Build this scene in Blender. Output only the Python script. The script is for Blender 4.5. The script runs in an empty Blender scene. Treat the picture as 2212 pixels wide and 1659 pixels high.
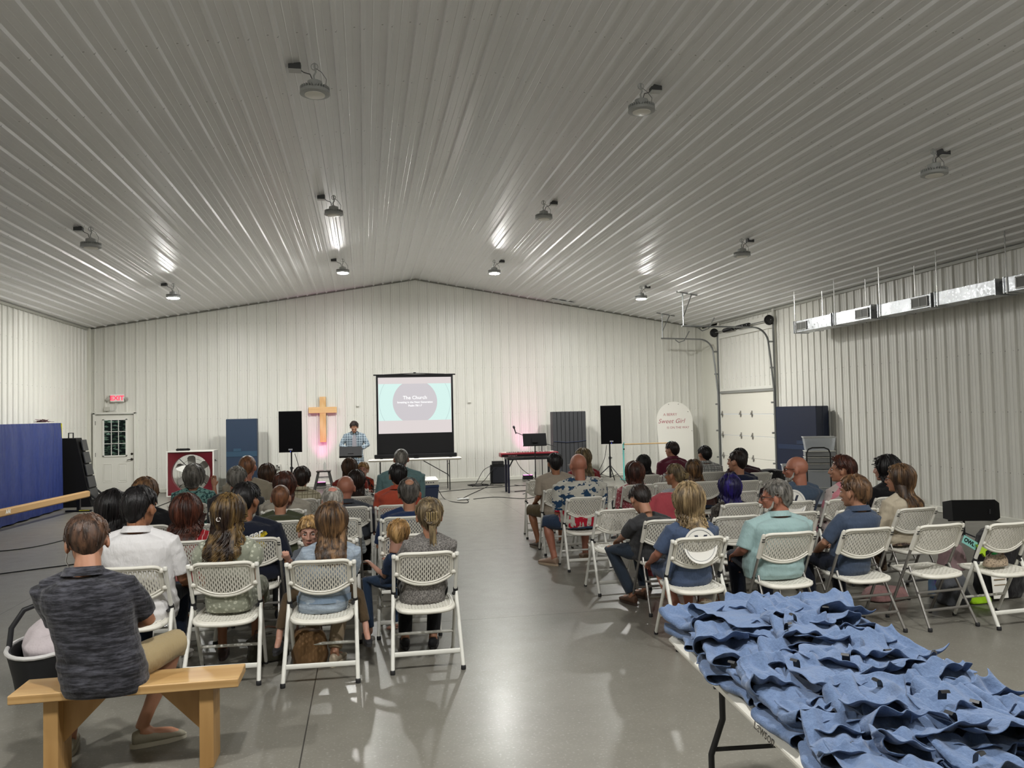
import bpy, math, random
from mathutils import Vector, Matrix, noise
from mathutils.bvhtree import BVHTree
from math import sin, cos, pi, radians
SC = bpy.context.scene
COL = SC.collection
# ------------------------------------------------------------------ camera
CAM = dict(f=1722.41, yaw=.1829, pitch=.0352, roll=-.0213, h=1.8047)
def make_camera():
    y, p, r = CAM['yaw'], CAM['pitch'], CAM['roll']
    fw = Vector((sin(y)*cos(p), cos(y)*cos(p), sin(p)))
    rt = Vector((cos(y), -sin(y), 0)); up = rt.cross(fw)
    r2 = cos(r)*rt + sin(r)*up; u2 = -sin(r)*rt + cos(r)*up
    M = Matrix((r2, u2, -fw)).transposed().to_4x4(); M.translation = (0, 0, CAM['h'])
    c = bpy.data.cameras.new('camera'); o = bpy.data.objects.new('camera', c); COL.objects.link(o)
    c.sensor_fit = 'HORIZONTAL'; c.sensor_width = 36; c.lens = CAM['f']/2212*36
    c.clip_start = .05; c.clip_end = 200
    o.matrix_world = M; SC.camera = o
make_camera()
# ------------------------------------------------------------------ world, exposure
SC.view_settings.view_transform = 'Standard'; SC.view_settings.look = 'None'
SC.view_settings.gamma = 1; SC.view_settings.use_curve_mapping = False
SC.view_settings.exposure = 0.0
w = bpy.data.worlds.new('world'); SC.world = w; w.use_nodes = True
w.node_tree.nodes['Background'].inputs[0].default_value = (.55, .65, .8, 1)
w.node_tree.nodes['Background'].inputs[1].default_value = 1.4
SC.cycles.use_denoising = True
SC.cycles.max_bounces = 6; SC.cycles.diffuse_bounces = 4; SC.cycles.glossy_bounces = 3
SC.cycles.transmission_bounces = 4; SC.cycles.transparent_max_bounces = 6
SC.cycles.sample_clamp_indirect = 4; SC.cycles.caustics_reflective = False; SC.cycles.caustics_refractive = False
LAMP_E = 1800.0       # radiance of a lit high bay lamp
XL, XR, YB, YF, HE, HR = -6.6514, 9.3486, 20.9955, -4.5, 4.0708, 5.3702
XM = (XL+XR)/2; SLOPE = (HR-HE)/8.0
def roof(x): return HR - SLOPE*abs(x-XM)
# ------------------------------------------------------------------ materials
def lin(c):
    if isinstance(c, str):
        c = c.lstrip('#'); c = [int(c[i:i+2], 16)/255 for i in (0, 2, 4)]
        c = [v/12.92 if v <= .04045 else ((v+.055)/1.055)**2.4 for v in c]
    return (c[0], c[1], c[2], 1)
class NT:
    def __init__(s, name):
        s.m = bpy.data.materials.new(name); s.m.use_nodes = True
        s.t = s.m.node_tree; s.b = s.t.nodes['Principled BSDF']
    def n(s, typ, ins=None, **kw):
        nd = s.t.nodes.new(typ)
        for k, v in kw.items(): setattr(nd, k, v)
        for k, v in (ins or {}).items(): s.set(nd.inputs[k], v)
        return nd
    def set(s, sock, v):
        if hasattr(v, 'is_output') or isinstance(v, bpy.types.NodeSocket): s.t.links.new(v, sock)
        else: sock.default_value = v
    def bs(s, **kw):
        for k, v in kw.items(): s.set(s.b.inputs[k.replace('_', ' ')], v)
    def pos(s): return s.n('ShaderNodeTexCoord').outputs['Object']
    def xyz(s, v): 
        o = s.n('ShaderNodeSeparateXYZ', {0: v}).outputs; return o[0], o[1], o[2]
    def math(s, op, a, b=0, c=None, clamp=False):
        nd = s.n('ShaderNodeMath', {0: a, 1: b}, operation=op, use_clamp=clamp)
        if c is not None: s.set(nd.inputs[2], c)
        return nd.outputs[0]
    def noise(s, v, scale, detail=2, rough=.5, sc=None):
        if sc: v = s.n('ShaderNodeMapping', {0: v, 3: sc}).outputs[0]
        return s.n('ShaderNodeTexNoise', {'Vector': v, 'Scale': scale, 'Detail': detail, 'Roughness': rough}).outputs[0]
    def mix(s, f, a, b, mode='MIX'):
        nd = s.n('ShaderNodeMix', data_type='RGBA', blend_type=mode)
        s.set(nd.inputs[0], f); s.set(nd.inputs[6], a); s.set(nd.inputs[7], b); return nd.outputs[2]
    def ramp(s, v, a, b):
        nd = s.n('ShaderNodeMapRange', {0: v, 1: a, 2: b}); return nd.outputs[0]
    def bump(s, h, strength=.3, dist=.01):
        s.bs(Normal=s.n('ShaderNodeBump', {'Height': h, 'Strength': strength, 'Distance': dist}).outputs[0])
MC = {}
def mat(name, col, rough=.5, metal=0, nz=0, nscale=30, bump=0, coat=0, spec=None, sss=0):
    if name in MC: return MC[name]
    t = NT(name); c = lin(col)
    if nz or bump:
        nn = t.noise(t.pos(), nscale, 3)
        if nz: t.bs(Base_Color=t.mix(nn, [v*(1-nz) for v in c[:3]]+[1], [min(1, v*(1+nz)) for v in c[:3]]+[1]))
        else: t.bs(Base_Color=c)
        if bump: t.bump(nn, bump, .004)
    else: t.bs(Base_Color=c)
    t.bs(Roughness=rough, Metallic=metal)
    if coat: t.bs(Coat_Weight=coat)
    if spec is not None: t.bs(Specular_IOR_Level=spec)
    if sss: t.bs(Subsurface_Weight=sss, Subsurface_Scale=.01)
    MC[name] = t.m; return t.m
def emit(name, col, e):
    if name in MC: return MC[name]
    t = NT(name); t.bs(Base_Color=lin(col), Emission_Color=lin(col), Emission_Strength=e, Roughness=.6)
    MC[name] = t.m; return t.m
def panel_mat(name, col, axis, rough=.3, dots=True, rowlen=1.2, acr=2, dk=.75, spec=.5):
    # painted rib steel: screw rows as small dark dots; axis = across ribs, acr = along ribs
    t = NT(name); p = t.pos(); c = t.xyz(p)
    u, v = c[axis], c[acr]
    nn = t.noise(p, 1.3, 3); base = lin(col)
    colr = t.mix(nn, [k*.93 for k in base[:3]]+[1], base)
    if dots:
        fu = t.math('ABSOLUTE', t.math('SUBTRACT', t.math('PINGPONG', u, .12), .042))
        fv = t.math('ABSOLUTE', t.math('SUBTRACT', t.math('MODULO', t.math('ADD', v, 60), rowlen), rowlen*.5))
        d = t.math('ADD', t.math('POWER', fu, 2), t.math('POWER', fv, 2))
        m = t.math('LESS_THAN', d, .0085**2)
        colr = t.mix(t.math('MULTIPLY', m, dk), colr, (.08, .08, .08, 1))
    n2 = t.noise(p, 3.0, 2, sc=(1, 1, .3))
    t.bs(Base_Color=colr, Roughness=rough, Specular_IOR_Level=spec)
    t.bump(t.noise(p, 2.2, 2), .12, .02)
    return t.m
# ------------------------------------------------------------------ mesh builder
def sgn(v): return -1 if v < 0 else 1
class MB:
    def __init__(s): s.v = []; s.f = []; s.m = []
    def add(s, vs, fs, mi=0, M=None):
        k = len(s.v)
        s.v += [tuple(M @ Vector(p)) for p in vs] if M is not None else [tuple(p) for p in vs]
        s.f += [tuple(i+k for i in f) for f in fs]; s.m += [mi]*len(fs); return s
    def box(s, c, d, mi=0, rot=None, ch=0, M=None):
        hx, hy, hz = d[0]/2, d[1]/2, d[2]/2; ch = min(ch, hx*.9, hy*.9, hz*.9)
        T = Matrix.Translation(c)
        if rot: T = T @ Matrix.Rotation(rot[2], 4, 'Z') @ Matrix.Rotation(rot[1], 4, 'Y') @ Matrix.Rotation(rot[0], 4, 'X')
        if M is not None: T = M @ T
        if ch <= 0:
            vs = [(a*hx, b*hy, e*hz) for e in (-1, 1) for b in (-1, 1) for a in (-1, 1)]
            fs = [(0, 2, 3, 1), (4, 5, 7, 6), (0, 1, 5, 4), (2, 6, 7, 3), (0, 4, 6, 2), (1, 3, 7, 5)]
            return s.add(vs, fs, mi, T)
        rings = []
        for z, i in ((-hz, ch), (-hz+ch, 0), (hz-ch, 0), (hz, ch)):
            a, b = hx-i, hy-i; c2 = ch if i == 0 else ch*.5
            rings.append([(a-c2, -b, z), (a, -b+c2, z), (a, b-c2, z), (a-c2, b, z), (-a+c2, b, z), (-a, b-c2, z), (-a, -b+c2, z), (-a+c2, -b, z)])
        return s.loft(rings, mi, M=T)
    def loft(s, rings, mi=0, caps=True, M=None, closed=True):
        n = len(rings[0]); vs = [p for r in rings for p in r]; fs = []
        for i in range(len(rings)-1):
            for j in range(n if closed else n-1):
                k = (j+1) % n
                fs.append((i*n+j, i*n+k, (i+1)*n+k, (i+1)*n+j))
        if caps: fs.append(tuple(range(n-1, -1, -1))); fs.append(tuple((len(rings)-1)*n+j for j in range(n)))
        return s.add(vs, fs, mi, M)
    def tube(s, pts, r, n=8, mi=0, M=None, flat=1, caps=True):
        pts = [Vector(p) for p in pts]; N = len(pts)
        if not isinstance(r, (list, tuple)): r = [r]*N
        t0 = (pts[1]-pts[0]).normalized()
        a = Vector((0, 0, 1)) if abs(t0.z) < .9 else Vector((1, 0, 0))
        nx = t0.cross(a).normalized(); rings = []
        for i, p in enumerate(pts):
            t = (pts[min(i+1, N-1)]-pts[max(i-1, 0)])
            t = t.normalized() if t.length > 1e-9 else t0
            nx = (nx - t*nx.dot(t)); nx = nx.normalized() if nx.length > 1e-6 else t.orthogonal().normalized()
            ny = t.cross(nx)
            rings.append([tuple(p + nx*(r[i]*cos(2*pi*j/n)) + ny*(r[i]*flat*sin(2*pi*j/n))) for j in range(n)])
        return s.loft(rings, mi, caps, M)
    def lathe(s, prof, n=24, c=(0, 0, 0), mi=0, M=None, sx=1, sy=1):
        rings = [[(c[0]+r*sx*cos(2*pi*j/n), c[1]+r*sy*sin(2*pi*j/n), c[2]+z) for j in range(n)] for r, z in prof]
        return s.loft(rings, mi, True, M)
    def ell(s, c, r, M=None, n=14, mi=0, rings=9):
        prof = [[(c[0]+r[0]*sin(a)*cos(2*pi*j/n), c[1]+r[1]*sin(a)*sin(2*pi*j/n), c[2]-r[2]*cos(a)) for j in range(n)]
                for a in [.08+(pi-.16)*i/(rings-1) for i in range(rings)]]
        return s.loft(prof, mi, True, M)
    def prism(s, o, y0, y1, mi=0, M=None):   # outline in x,z extruded in y
        n = len(o); vs = [(x, y0, z) for x, z in o]+[(x, y1, z) for x, z in o]
        fs = [tuple(range(n)), tuple(range(2*n-1, n-1, -1))]+[(i, i+n, (i+1) % n+n, (i+1) % n) for i in range(n)]
        return s.add(vs, fs, mi, M)
    def mesh(s, name, smooth=None):
        me = bpy.data.meshes.new(name); me.from_pydata(s.v, [], s.f)
        if any(s.m): me.polygons.foreach_set('material_index', s.m)
        return me
    def build(s, name, mats, parent=None, smooth=40, **kw):
        me = s.mesh(name); return link(name, me, mats, parent, smooth, **kw)
def link(name, me, mats, parent=None, smooth=40, loc=None, rz=0):
    if not isinstance(mats, (list, tuple)): mats = [mats]
    for m in mats: me.materials.append(m)
    o = bpy.data.objects.new(name, me); COL.objects.link(o)
    if parent: o.parent = parent
    if loc: o.location = loc
    if rz: o.rotation_euler = (0, 0, rz)
    if smooth:
        me.polygons.foreach_set('use_smooth', [True]*len(me.polygons))
        if smooth < 180: 
            try: me.set_sharp_from_angle(angle=radians(smooth))
            except Exception: pass
    return o
def tag(o, label, cat, group=None):
    o['label'] = label; o['category'] = cat
    if group: o['group'] = group
    return o
def struct(o): o['kind'] = 'structure'; return o
def thing(name, label, cat, loc=(0, 0, 0), rz=0, group=None):
    o = bpy.data.objects.new(name, None); COL.objects.link(o); o.empty_display_size = .1
    o.location = loc; o.rotation_euler = (0, 0, rz); return tag(o, label, cat, group)
def kids(o): return KID.get(o.name, [])
def dup(root, loc, rz, label=None, group=None):
    def cp(o, par):
        c = o.copy(); COL.objects.link(c); c.parent = par
        for ch in list(o.children): cp(ch, c)
        return c
    r = cp(root, None); r.location = loc; r.rotation_euler = (0, 0, rz)
    if label: r['label'] = label
    if group: r['group'] = group
    return r
def fuse(mb, voxel, smooth=3, name='m', f=.5):
    me = mb.mesh(name); o = bpy.data.objects.new('tmp', me); COL.objects.link(o)
    md = o.modifiers.new('r', 'REMESH'); md.mode = 'VOXEL'; md.voxel_size = voxel; md.adaptivity = 0
    if smooth:
        sm = o.modifiers.new('s', 'SMOOTH'); sm.factor = f; sm.iterations = smooth
    dg = bpy.context.evaluated_depsgraph_get(); dg.update()
    out = bpy.data.meshes.new_from_object(o.evaluated_get(dg))
    bpy.data.objects.remove(o); bpy.data.meshes.remove(me)
    out.name = name; out.materials.clear(); return out
def text(body, size, name, mats, parent=None, M=None, ext=.001, shear=0, align='CENTER', onto=None, bold=0, spacing=1):
    c = bpy.data.curves.new('t', 'FONT'); c.body = body; c.size = size; c.extrude = ext; c.align_x = align; c.shear = shear
    c.offset = bold; c.space_character = spacing; c.resolution_u = 3
    o = bpy.data.objects.new('t', c); COL.objects.link(o)
    dg = bpy.context.evaluated_depsgraph_get(); dg.update()
    me = bpy.data.meshes.new_from_object(o.evaluated_get(dg)); bpy.data.objects.remove(o)
    me.name = name; me.materials.clear()
    if M is not None: me.transform(M)
    if onto: project(me, onto)
    return link(name, me, mats, parent, 0)
def project(me, surf, off=.004):   # lay a print (built in the x-z plane) onto the back of a garment
    bv = BVHTree.FromPolygons([v.co for v in surf.vertices], [tuple(p.vertices) for p in surf.polygons])
    for v in me.vertices:
        h = bv.ray_cast(Vector((v.co.x, -1, v.co.z)), Vector((0, 1, 0)))
        if h[0] is not None: v.co.y = h[0].y - off
FRONT = Matrix.Rotation(radians(90), 4, 'X')      # text facing -y
# ------------------------------------------------------------------ room shell
M_wall = panel_mat('wall_steel_back', '#dcdbd3', 0, .38, True, 1.2, 2, .35)
M_wallS = panel_mat('wall_steel_side', '#dcdbd3', 1, .34, True, .9)
M_ceil = panel_mat('ceiling_steel', '#ececec', 0, .38, True, 1.25, 1, .6, .95)
M_trim = mat('white_trim', '#d8d7cc', .4)
def rib_profile(a, b, pitch=.24, off=0.0):
    pts = [(a, 0)]; k = math.ceil((a-off)/pitch)-1
    while True:
        c = off+k*pitch
        for d, h in ((-.028, 0), (-.015, .026), (.015, .026), (.028, 0), (.082, 0), (.087, .004), (.093, 0), (.147, 0), (.152, .004), (.158, 0)):
            if a < c+d < b: pts.append((c+d, h))
        if c > b: break
        k += 1
    pts.append((b, 0)); return pts
def back_wall():
    m = MB()
    for (a, b, z0) in ((XL, -6.50, 0), (-6.50, -5.55, 2.0), (-5.55, XR, 0)):
        pr = rib_profile(a, b)
        ax = []
        for i, (x, h) in enumerate(pr): ax.append((x, h))
        vs = [(x, YB-h, z0) for x, h in ax]+[(x, YB-h, roof(x)) for x, h in ax]; n = len(ax)
        m.add(vs, [(i, i+1, i+n+1, i+n) for i in range(n-1)])
    return struct(m.build('wall_back', M_wall, smooth=30))
back_wall()
def side_wall(name, x, s, spans):
    m = MB()
    for a, b, z0, z1 in spans:
        pr = rib_profile(a, b); n = len(pr)
        vs = [(x-s*h, y, z0) for y, h in pr]+[(x-s*h, y, z1) for y, h in pr]
        fs = [(i, i+1, i+n+1, i+n) for i in range(n-1)]
        m.add(vs, fs if s < 0 else [f[::-1] for f in fs])
    return struct(m.build(name, M_wallS, smooth=30))
side_wall('wall_left', XL, -1, [(YF, YB, 0, HE+.02)])
GY0, GY1, GZ = 16.95, 19.85, 2.2
side_wall('wall_right', XR, 1, [(YF, GY0, 0, HE+.02), (GY0, GY1, GZ, HE+.02), (GY1, YB, 0, HE+.02)])
m = MB(); m.box((XM, YF, 2.6), (16.2, .1, 5.6)); struct(m.build('wall_behind_camera', M_trim, smooth=0))
def ceiling():
    m = MB(); 
    for a, b in ((XL-.02, XM), (XM, XR+.02)):
        pr = rib_profile(a, b, off=XM+.12); n = len(pr)
        vs = [(x, YF, roof(x)-h) for x, h in pr]+[(x, YB+.02, roof(x)-h) for x, h in pr]
        m.add(vs, [(i, i+n, i+n+1, i+1) for i in range(n-1)])
    return struct(m.build('ceiling', M_ceil, smooth=30))
ceiling()
def roof_over():
    m = MB()      # the outer roof skin keeps daylight out
    m.add([(XL-.3, YF-.3, HE+.15), (XM, YF-.3, HR+.25), (XR+.3, YF-.3, HE+.15), (XL-.3, YB+.3, HE+.15), (XM, YB+.3, HR+.25), (XR+.3, YB+.3, HE+.15)], [(0, 1, 4, 3), (1, 2, 5, 4)])
    return struct(m.build('roof', M_trim, smooth=0))
roof_over()
def floor():
    t = NT('polished_concrete'); p = t.pos(); x, y, z = t.xyz(p)
    n1 = t.noise(p, .8, 4, .6); n2 = t.noise(p, 5, 5, .65); n3 = t.noise(p, 60, 2)
    c = t.mix(n1, lin('#6a675f'), lin('#807d74'))
    c = t.mix(t.math('MULTIPLY', n2, .5), c, lin('#5d5a53'))
    c = t.mix(t.ramp(n3, .58, .75), c, lin('#8c8a82'))
    sp = t.math('GREATER_THAN', t.noise(p, 9, 6, .8), .735)
    c = t.mix(t.math('MULTIPLY', sp, .6), c, lin('#4b4945'))
    def joint(v, per, off, w):
        d = t.math('ABSOLUTE', t.math('SUBTRACT', t.math('PINGPONG', t.math('ADD', v, per*20-off), per/2), 0))
        return t.math('LESS_THAN', d, w)
    j = t.math('MAXIMUM', joint(x, 3.05, -.36-.0, .004), joint(y, 3.5, 6.99, .004))
    c = t.mix(j, c, lin('#35332f'))
    t.bs(Base_Color=c, Roughness=t.ramp(t.math('ADD', n2, t.math('MULTIPLY', n1, .6)), -2.0, 5.2), Specular_IOR_Level=.5)
    t.bs(Coat_Weight=.22, Coat_Roughness=.24)
    t.bump(t.math('SUBTRACT', t.noise(p, 1.6, 3), t.math('MULTIPLY', j, 2)), .06, .01)
    m = MB(); m.add([(XL, YF, 0), (XR, YF, 0), (XR, YB, 0), (XL, YB, 0)], [(0, 1, 2, 3)])
    return struct(m.build('floor', t.m, smooth=0))
floor()
# trim: corner posts, base angle, eave line
def trims():
    m = MB(); m.box((XL+.05, YB-.05, HE/2), (.10, .10, HE), ch=.01); struct(m.build('trim_1', M_trim))
    m = MB(); m.box((XR-.03, YB-.06, HE/2), (.06, .12, HE), ch=.01); struct(m.build('trim_2', M_trim))
    m = MB(); m.box((XR-.03, (YB+GY1)/2, HE/2), (.05, YB-GY1, HE)); struct(m.build('trim_3', M_trim))
    m = MB(); m.box((-5.45+7.35, YB-.03, .05), (14.9, .05, .10), ch=.01); struct(m.build('baseboard_back', M_trim))
    m = MB(); m.box((XL+.03, (YB+YF)/2, .05), (.05, YB-YF-.2, .10), ch=.01); struct(m.build('baseboard_left', M_trim))
    m = MB(); m.box((XR-.03, (GY0+YF)/2-.1, .05), (.05, GY0-YF-.3, .10), ch=.01); struct(m.build('baseboard_right', M_trim))
    m = MB(); g = mat('dark_gap_trim', '#77776f', .5)
    for a, b in ((XL, XM), (XM, XR)):
        m.tube([(a, YB-.035, roof(a)-.03), (b, YB-.035, roof(b)-.03)], .016, 6)
    struct(m.build('trim_4', g))
    for i, (x) in enumerate((XL+.03, XR-.03)):
        m = MB(); m.box((x, (YB+YF)/2, HE-.03), (.05, YB-YF, .05)); struct(m.build('trim_%d' % (5+i), mat('eave_trim', '#a9a9a0', .4)))
trims()
# ------------------------------------------------------------------ high bay lamps
M_alu = mat('lamp_grey_aluminium', '#aeb0af', .5, .2); M_dk = mat('dark_grey_box', '#4a4b4d', .5); M_lt = mat('light_grey_box', '#c2c3c1', .45)
M_dif = mat('lamp_lens_unlit', '#e9e6dd', .35); M_on = emit('lamp_lens_lit', '#fffefa', LAMP_E); M_on2 = emit('lamp_lens_lit_rear', '#fffefa', LAMP_E*.8); M_cab = mat('grey_cable', '#5b5c5c', .5)
def lamp(loc, lit, side, label, first=None):
    r = thing('high_bay_lamp', label, 'lamp', loc, 0, 'high bay lamps under the ceiling'); r.scale = (.7, .7, .7)
    # origin = ceiling point; body hangs .52 below
    m = MB(); m.tube([(0, 0, 0), (0, 0, -.05), (.015, 0, -.12), (-.012, 0, -.17), (0, 0, -.24)], .012, 8)
    a = [(0.045*cos(t), 0, -.05+.045*sin(t)) for t in [i*pi/6 for i in range(12)]]
    m.tube(a+[a[0]], .006, 6); m.build('hook', M_alu, r)
    m = MB(); m.lathe([(.02, -.22), (.06, -.24), (.095, -.25), (.10, -.30), (.10, -.33), (.155, -.35), (.19, -.375), (.195, -.415), (.17, -.425)], 32)
    for i in range(32):
        t = 2*pi*i/32; m.box((.15*cos(t), .15*sin(t), -.355), (.08, .008, .055), rot=(0, 0, t))
    m.build('housing', M_alu, r)
    m = MB(); m.lathe([(.15, -.424), (.15, -.432), (.145, -.437)] if lit else [(.13, -.424), (.13, -.432), (.12, -.437)], 32)
    m.build('lens', (M_on if loc[1] > 9 else M_on2) if lit else M_dif, r)
    b = MB(); bx = side*.26; b.box((bx, .1, -.02-SLOPE*abs(bx)*0), (.16, .12, .10), ch=.006)
    bo = b.build('junction_box', M_dk, r)
    b = MB(); b.box((bx, .1, -.075), (.165, .125, .012), ch=.003); b.build('cover', M_lt, bo)
    m = MB(); m.tube([(bx-side*.07, .1, -.06), (side*.14, .08, -.10), (side*.06, .03, -.14), (side*.03, 0, -.22), (side*.05, 0, -.26)], .007, 6)
    m.tube([(0, 0, -.06), (.09, 0, -.12), (.15, -.03, -.22), (.14, -.04, -.33)], .004, 5); m.build('cable', M_cab, r)
    return r
LX = (-3.72, -.41, 2.79, 6.10); LYS = ((16.75, True), (11.9, False), (7.42, False), (2.45, True), (-1.8, False))
names = {-3.72: 'far left', -.41: 'inner left', 2.79: 'inner right', 6.10: 'far right'}
rown = {16.75: 'lit round high bay lamp over the stage end, %s of its row', 11.9: 'unlit round high bay lamp above the middle of the hall, %s of its row',
        7.42: 'unlit round high bay lamp nearest the viewer, %s of its row', 2.45: 'lit round high bay lamp over the back rows, %s of its row', -1.8: 'unlit round high bay lamp behind the viewer, %s of its row'}
for ly, lit in LYS:
    for lx in LX:
        lamp((lx, ly+(.15 if lx > 2 else 0), roof(lx)-.035), lit, -1 if lx < XM else 1, rown[ly] % names[lx])
# ------------------------------------------------------------------ chairs
M_plas = mat('white_chair_plastic', '#d9d6cc', .38); M_wtube = mat('white_painted_tube', '#d6d5ce', .32, 0)
M_gtube = mat('grey_steel_tube', '#8a8783', .35, .7); M_rub = mat('black_rubber', '#17171a', .6)
def up_y(z): return .22-.39*z/.82
def perforated(cols, pt, half, z0f, z1, pz, hw, hh, thick, mapf):
    """strip columns with staggered slots; mapf(u,v,side)->point"""
    m = MB(); 
    for side in (0, 1):
        for c in range(cols):
            u0 = -half+c*pt; u1 = u0+pt; uc = (u0+u1)/2; zb = z0f(uc); off = (c % 2)*pz/2
            k = 0; cur = z1; segs = []; z = z1-.004-off
            if off: pass
            while z-pz > zb+.001:
                if cur > z: segs.append(('s', cur, z))
                segs.append(('h', z, z-pz)); z -= pz; cur = z
            segs.append(('s', cur, zb))
            for kind, a, b in segs:
                if kind == 's':
                    m.add([mapf(u0, b, side), mapf(u1, b, side), mapf(u1, a, side), mapf(u0, a, side)], [(0, 1, 2, 3)])
                else:
                    cz = (a+b)/2
                    o = [(u0, b), (uc, b), (u1, b), (u1, cz), (u1, a), (uc, a), (u0, a), (u0, cz)]
                    i = [(uc-hw*.6, cz-hh*.75), (uc, cz-hh), (uc+hw*.6, cz-hh*.75), (uc+hw, cz), (uc+hw*.6, cz+hh*.75), (uc, cz+hh), (uc-hw*.6, cz+hh*.75), (uc-hw, cz)]
                    m.add([mapf(x, y, side) for x, y in o+i], [(j, (j+1) % 8, (j+1) % 8+8, j+8) for j in range(8)])
                    if side == 0:
                        m.add([mapf(x, y, 0) for x, y in i]+[mapf(x, y, 1) for x, y in i], [(j, (j+1) % 8, (j+1) % 8+8, j+8) for j in range(8)])
    return m
def make_chair(name, label, kind):
    r = thing(name, label, 'chair'); A = kind == 'white'; tb = M_wtube if A else M_gtube
    half = .195 if A else .215; TX = .225
    def zb(u): return .575+.062*(abs(u)/half)**2.2
    ztop = .815
    def mp(u, v, side):
        bulge = -.035*(1-(u/half)**2)
        return (u, up_y(v)+bulge+(.0 if side == 0 else .008), v)
    cols = 26
    m = perforated(cols, 2*half/cols, half, zb, ztop, .0385, .0042 if A else .0046, .0155, .008, mp)
    N = 24; out = []
    for i in range(N+1): 
        u = -half+2*half*i/N; out.append((u, zb(u)))
    for i in range(N+1):
        u = half-2*half*i/N; e = (abs(u)/half)**10; out.append((u, ztop-.02*e))
    rim = [Vector(mp(u, v, 0))+Vector((0, .004, 0)) for u, v in out]; rim.append(rim[0])
    m.tube(rim, .0125, 8, flat=1.0)
    # broad smooth border inside the rim
    rr = [Vector(mp(u*.93, v+(.014 if i <= N else -.014), 0))+Vector((0, .004, 0)) for i, (u, v) in enumerate(out)]; rr.append(rr[0])
    m.tube(rr, .009, 6)
    if A:
        for s in (-1, 1):
            m.box((s*(half+.012), up_y(.66), .66), (.035, .03, .03), ch=.006); m.box((s*(half+.008), up_y(.79), .785), (.03, .03, .035), ch=.006)
    else:
        for s in (-1, 1):
            m.tube([(s*TX, up_y(z), z) for z in (.62, .66, .74, .80, .815)], [.018, .0175, .0165, .015, .009], 8)
            for z in (.775, .755): m.box((s*(TX-.0), up_y(z)-.017, z), (.025, .004, .008), 1)
    m.build('backrest', [M_plas, M_rub], r, 50)
    # seat
    sh = .20
    def zs(x, y): return .432-.014*(1-(x/sh)**2)*(1 if y < .05 else .7)+.008*(y+.02)/.2
    def ms(u, v, side): return (u, v, zs(u, v)-(0 if side else .007))
    def corner(u): return -.185+.04*(abs(u)/sh)**6
    m = perforated(18, 2*sh/18, sh, corner, .20, .036, .006, .0125, .008, ms)
    o = [(sh*sgn(cos(a))*abs(cos(a))**.38, .008+.20*sgn(sin(a))*abs(sin(a))**.45) for a in [2*pi*i/40 for i in range(41)]]
    m.tube([(x, y, zs(x, y)-.012) for x, y in o], .0165, 8, flat=1)
    m.tube([(x*.93, .008+(y-.008)*.9, zs(x, y)-.001) for x, y in o], .007, 6)
    m.build('seat', M_plas, r, 50)
    for s in (-1, 1):
        m = MB(); zt = .80 if A else .63
        m.tube([(s*TX, up_y(z), z) for z in (zt, zt-.01, .5, .3)]+[(s*(TX-.002), up_y(.0), .012)], .0135 if A else .0115, 10)
        if A: m.lathe([(.0155, 0), (.0165, .004), (.0165, .02), (.012, .026)], 10, (s*TX, up_y(.80), .785))
        leg = m.build('leg', tb, r)
        m = MB(); m.lathe([(.015, 0), (.016, .004), (.016, .024), (.013, .028)], 10, (s*(TX-.002), up_y(0), 0)); m.build('foot_cap', M_rub, leg)
        m = MB(); p0 = (s*(TX+.004 if A else TX-.026), up_y(.50)-.004, .505 if A else .47); fx = s*(.247 if A else .236)
        p1 = (fx, -.255, .012); q = [tuple(p0[i]+(p1[i]-p0[i])*t for i in range(3)) for t in (0, .14, .5, 1)]
        m.tube(q, .0145 if A else .011, 10); leg = m.build('leg', tb, r)
        m = MB(); m.lathe([(.016, 0), (.0175, .004), (.0175, .026), (.014, .03)], 10, (p1[0], p1[1], 0)); m.build('foot_cap', M_rub, leg)
        m = MB()
        if A: m.tube([(s*(TX+.0), up_y(.525), .525), (s*(TX+.002), up_y(.488), .488)], .0185, 10); m.tube([(s*TX, up_y(.5), .5), (s*(TX-.02), up_y(.5)-.03, .485)], .012, 8)
        else: m.tube([(s*(TX+.014), up_y(.45), .45), (s*(TX-.04), up_y(.45)-.01, .45)], .006, 8)
        m.build('collar', M_rub, r)
    def at(t, x0): 
        a = Vector((TX, up_y(.5), .5)); b = Vector((.245, -.255, .012)); return a.lerp(b, t)
    for t, rad in (((.78, .014),) if A else ((.46, .009), (.72, .009))):
        p = at(t, 0); m = MB(); m.tube([(-p.x+.01, p.y, p.z), (p.x-.01, p.y, p.z)], rad, 8, flat=1.25); m.build('crossbar', tb, r)
    m = MB(); m.tube([(-TX, up_y(.17), .17), (TX, up_y(.17), .17)], .011, 8); m.build('crossbar', tb, r)
    return r
protoA = make_chair('folding_chair', '', 'white'); protoB = make_chair('folding_chair', '', 'grey'); usedA = usedB = False
def chair(x, y, rz, kind, label):
    global usedA, usedB
    grp = 'white folding chairs with perforated backs'
    if kind == 'w': pr, used = protoA, usedA; usedA = True
    else: pr, used = protoB, usedB; usedB = True
    if used: c = dup(pr, (x, y, 0), radians(rz), label, grp)
    else: c = pr; c.location = (x, y, 0); c.rotation_euler = (0, 0, radians(rz)); c['label'] = label; c['group'] = grp
    return c
R1, R2, R3, R4, R5, R6 = 5.94, 7.02, 8.05, 9.0, 10.05, 11.1
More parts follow.
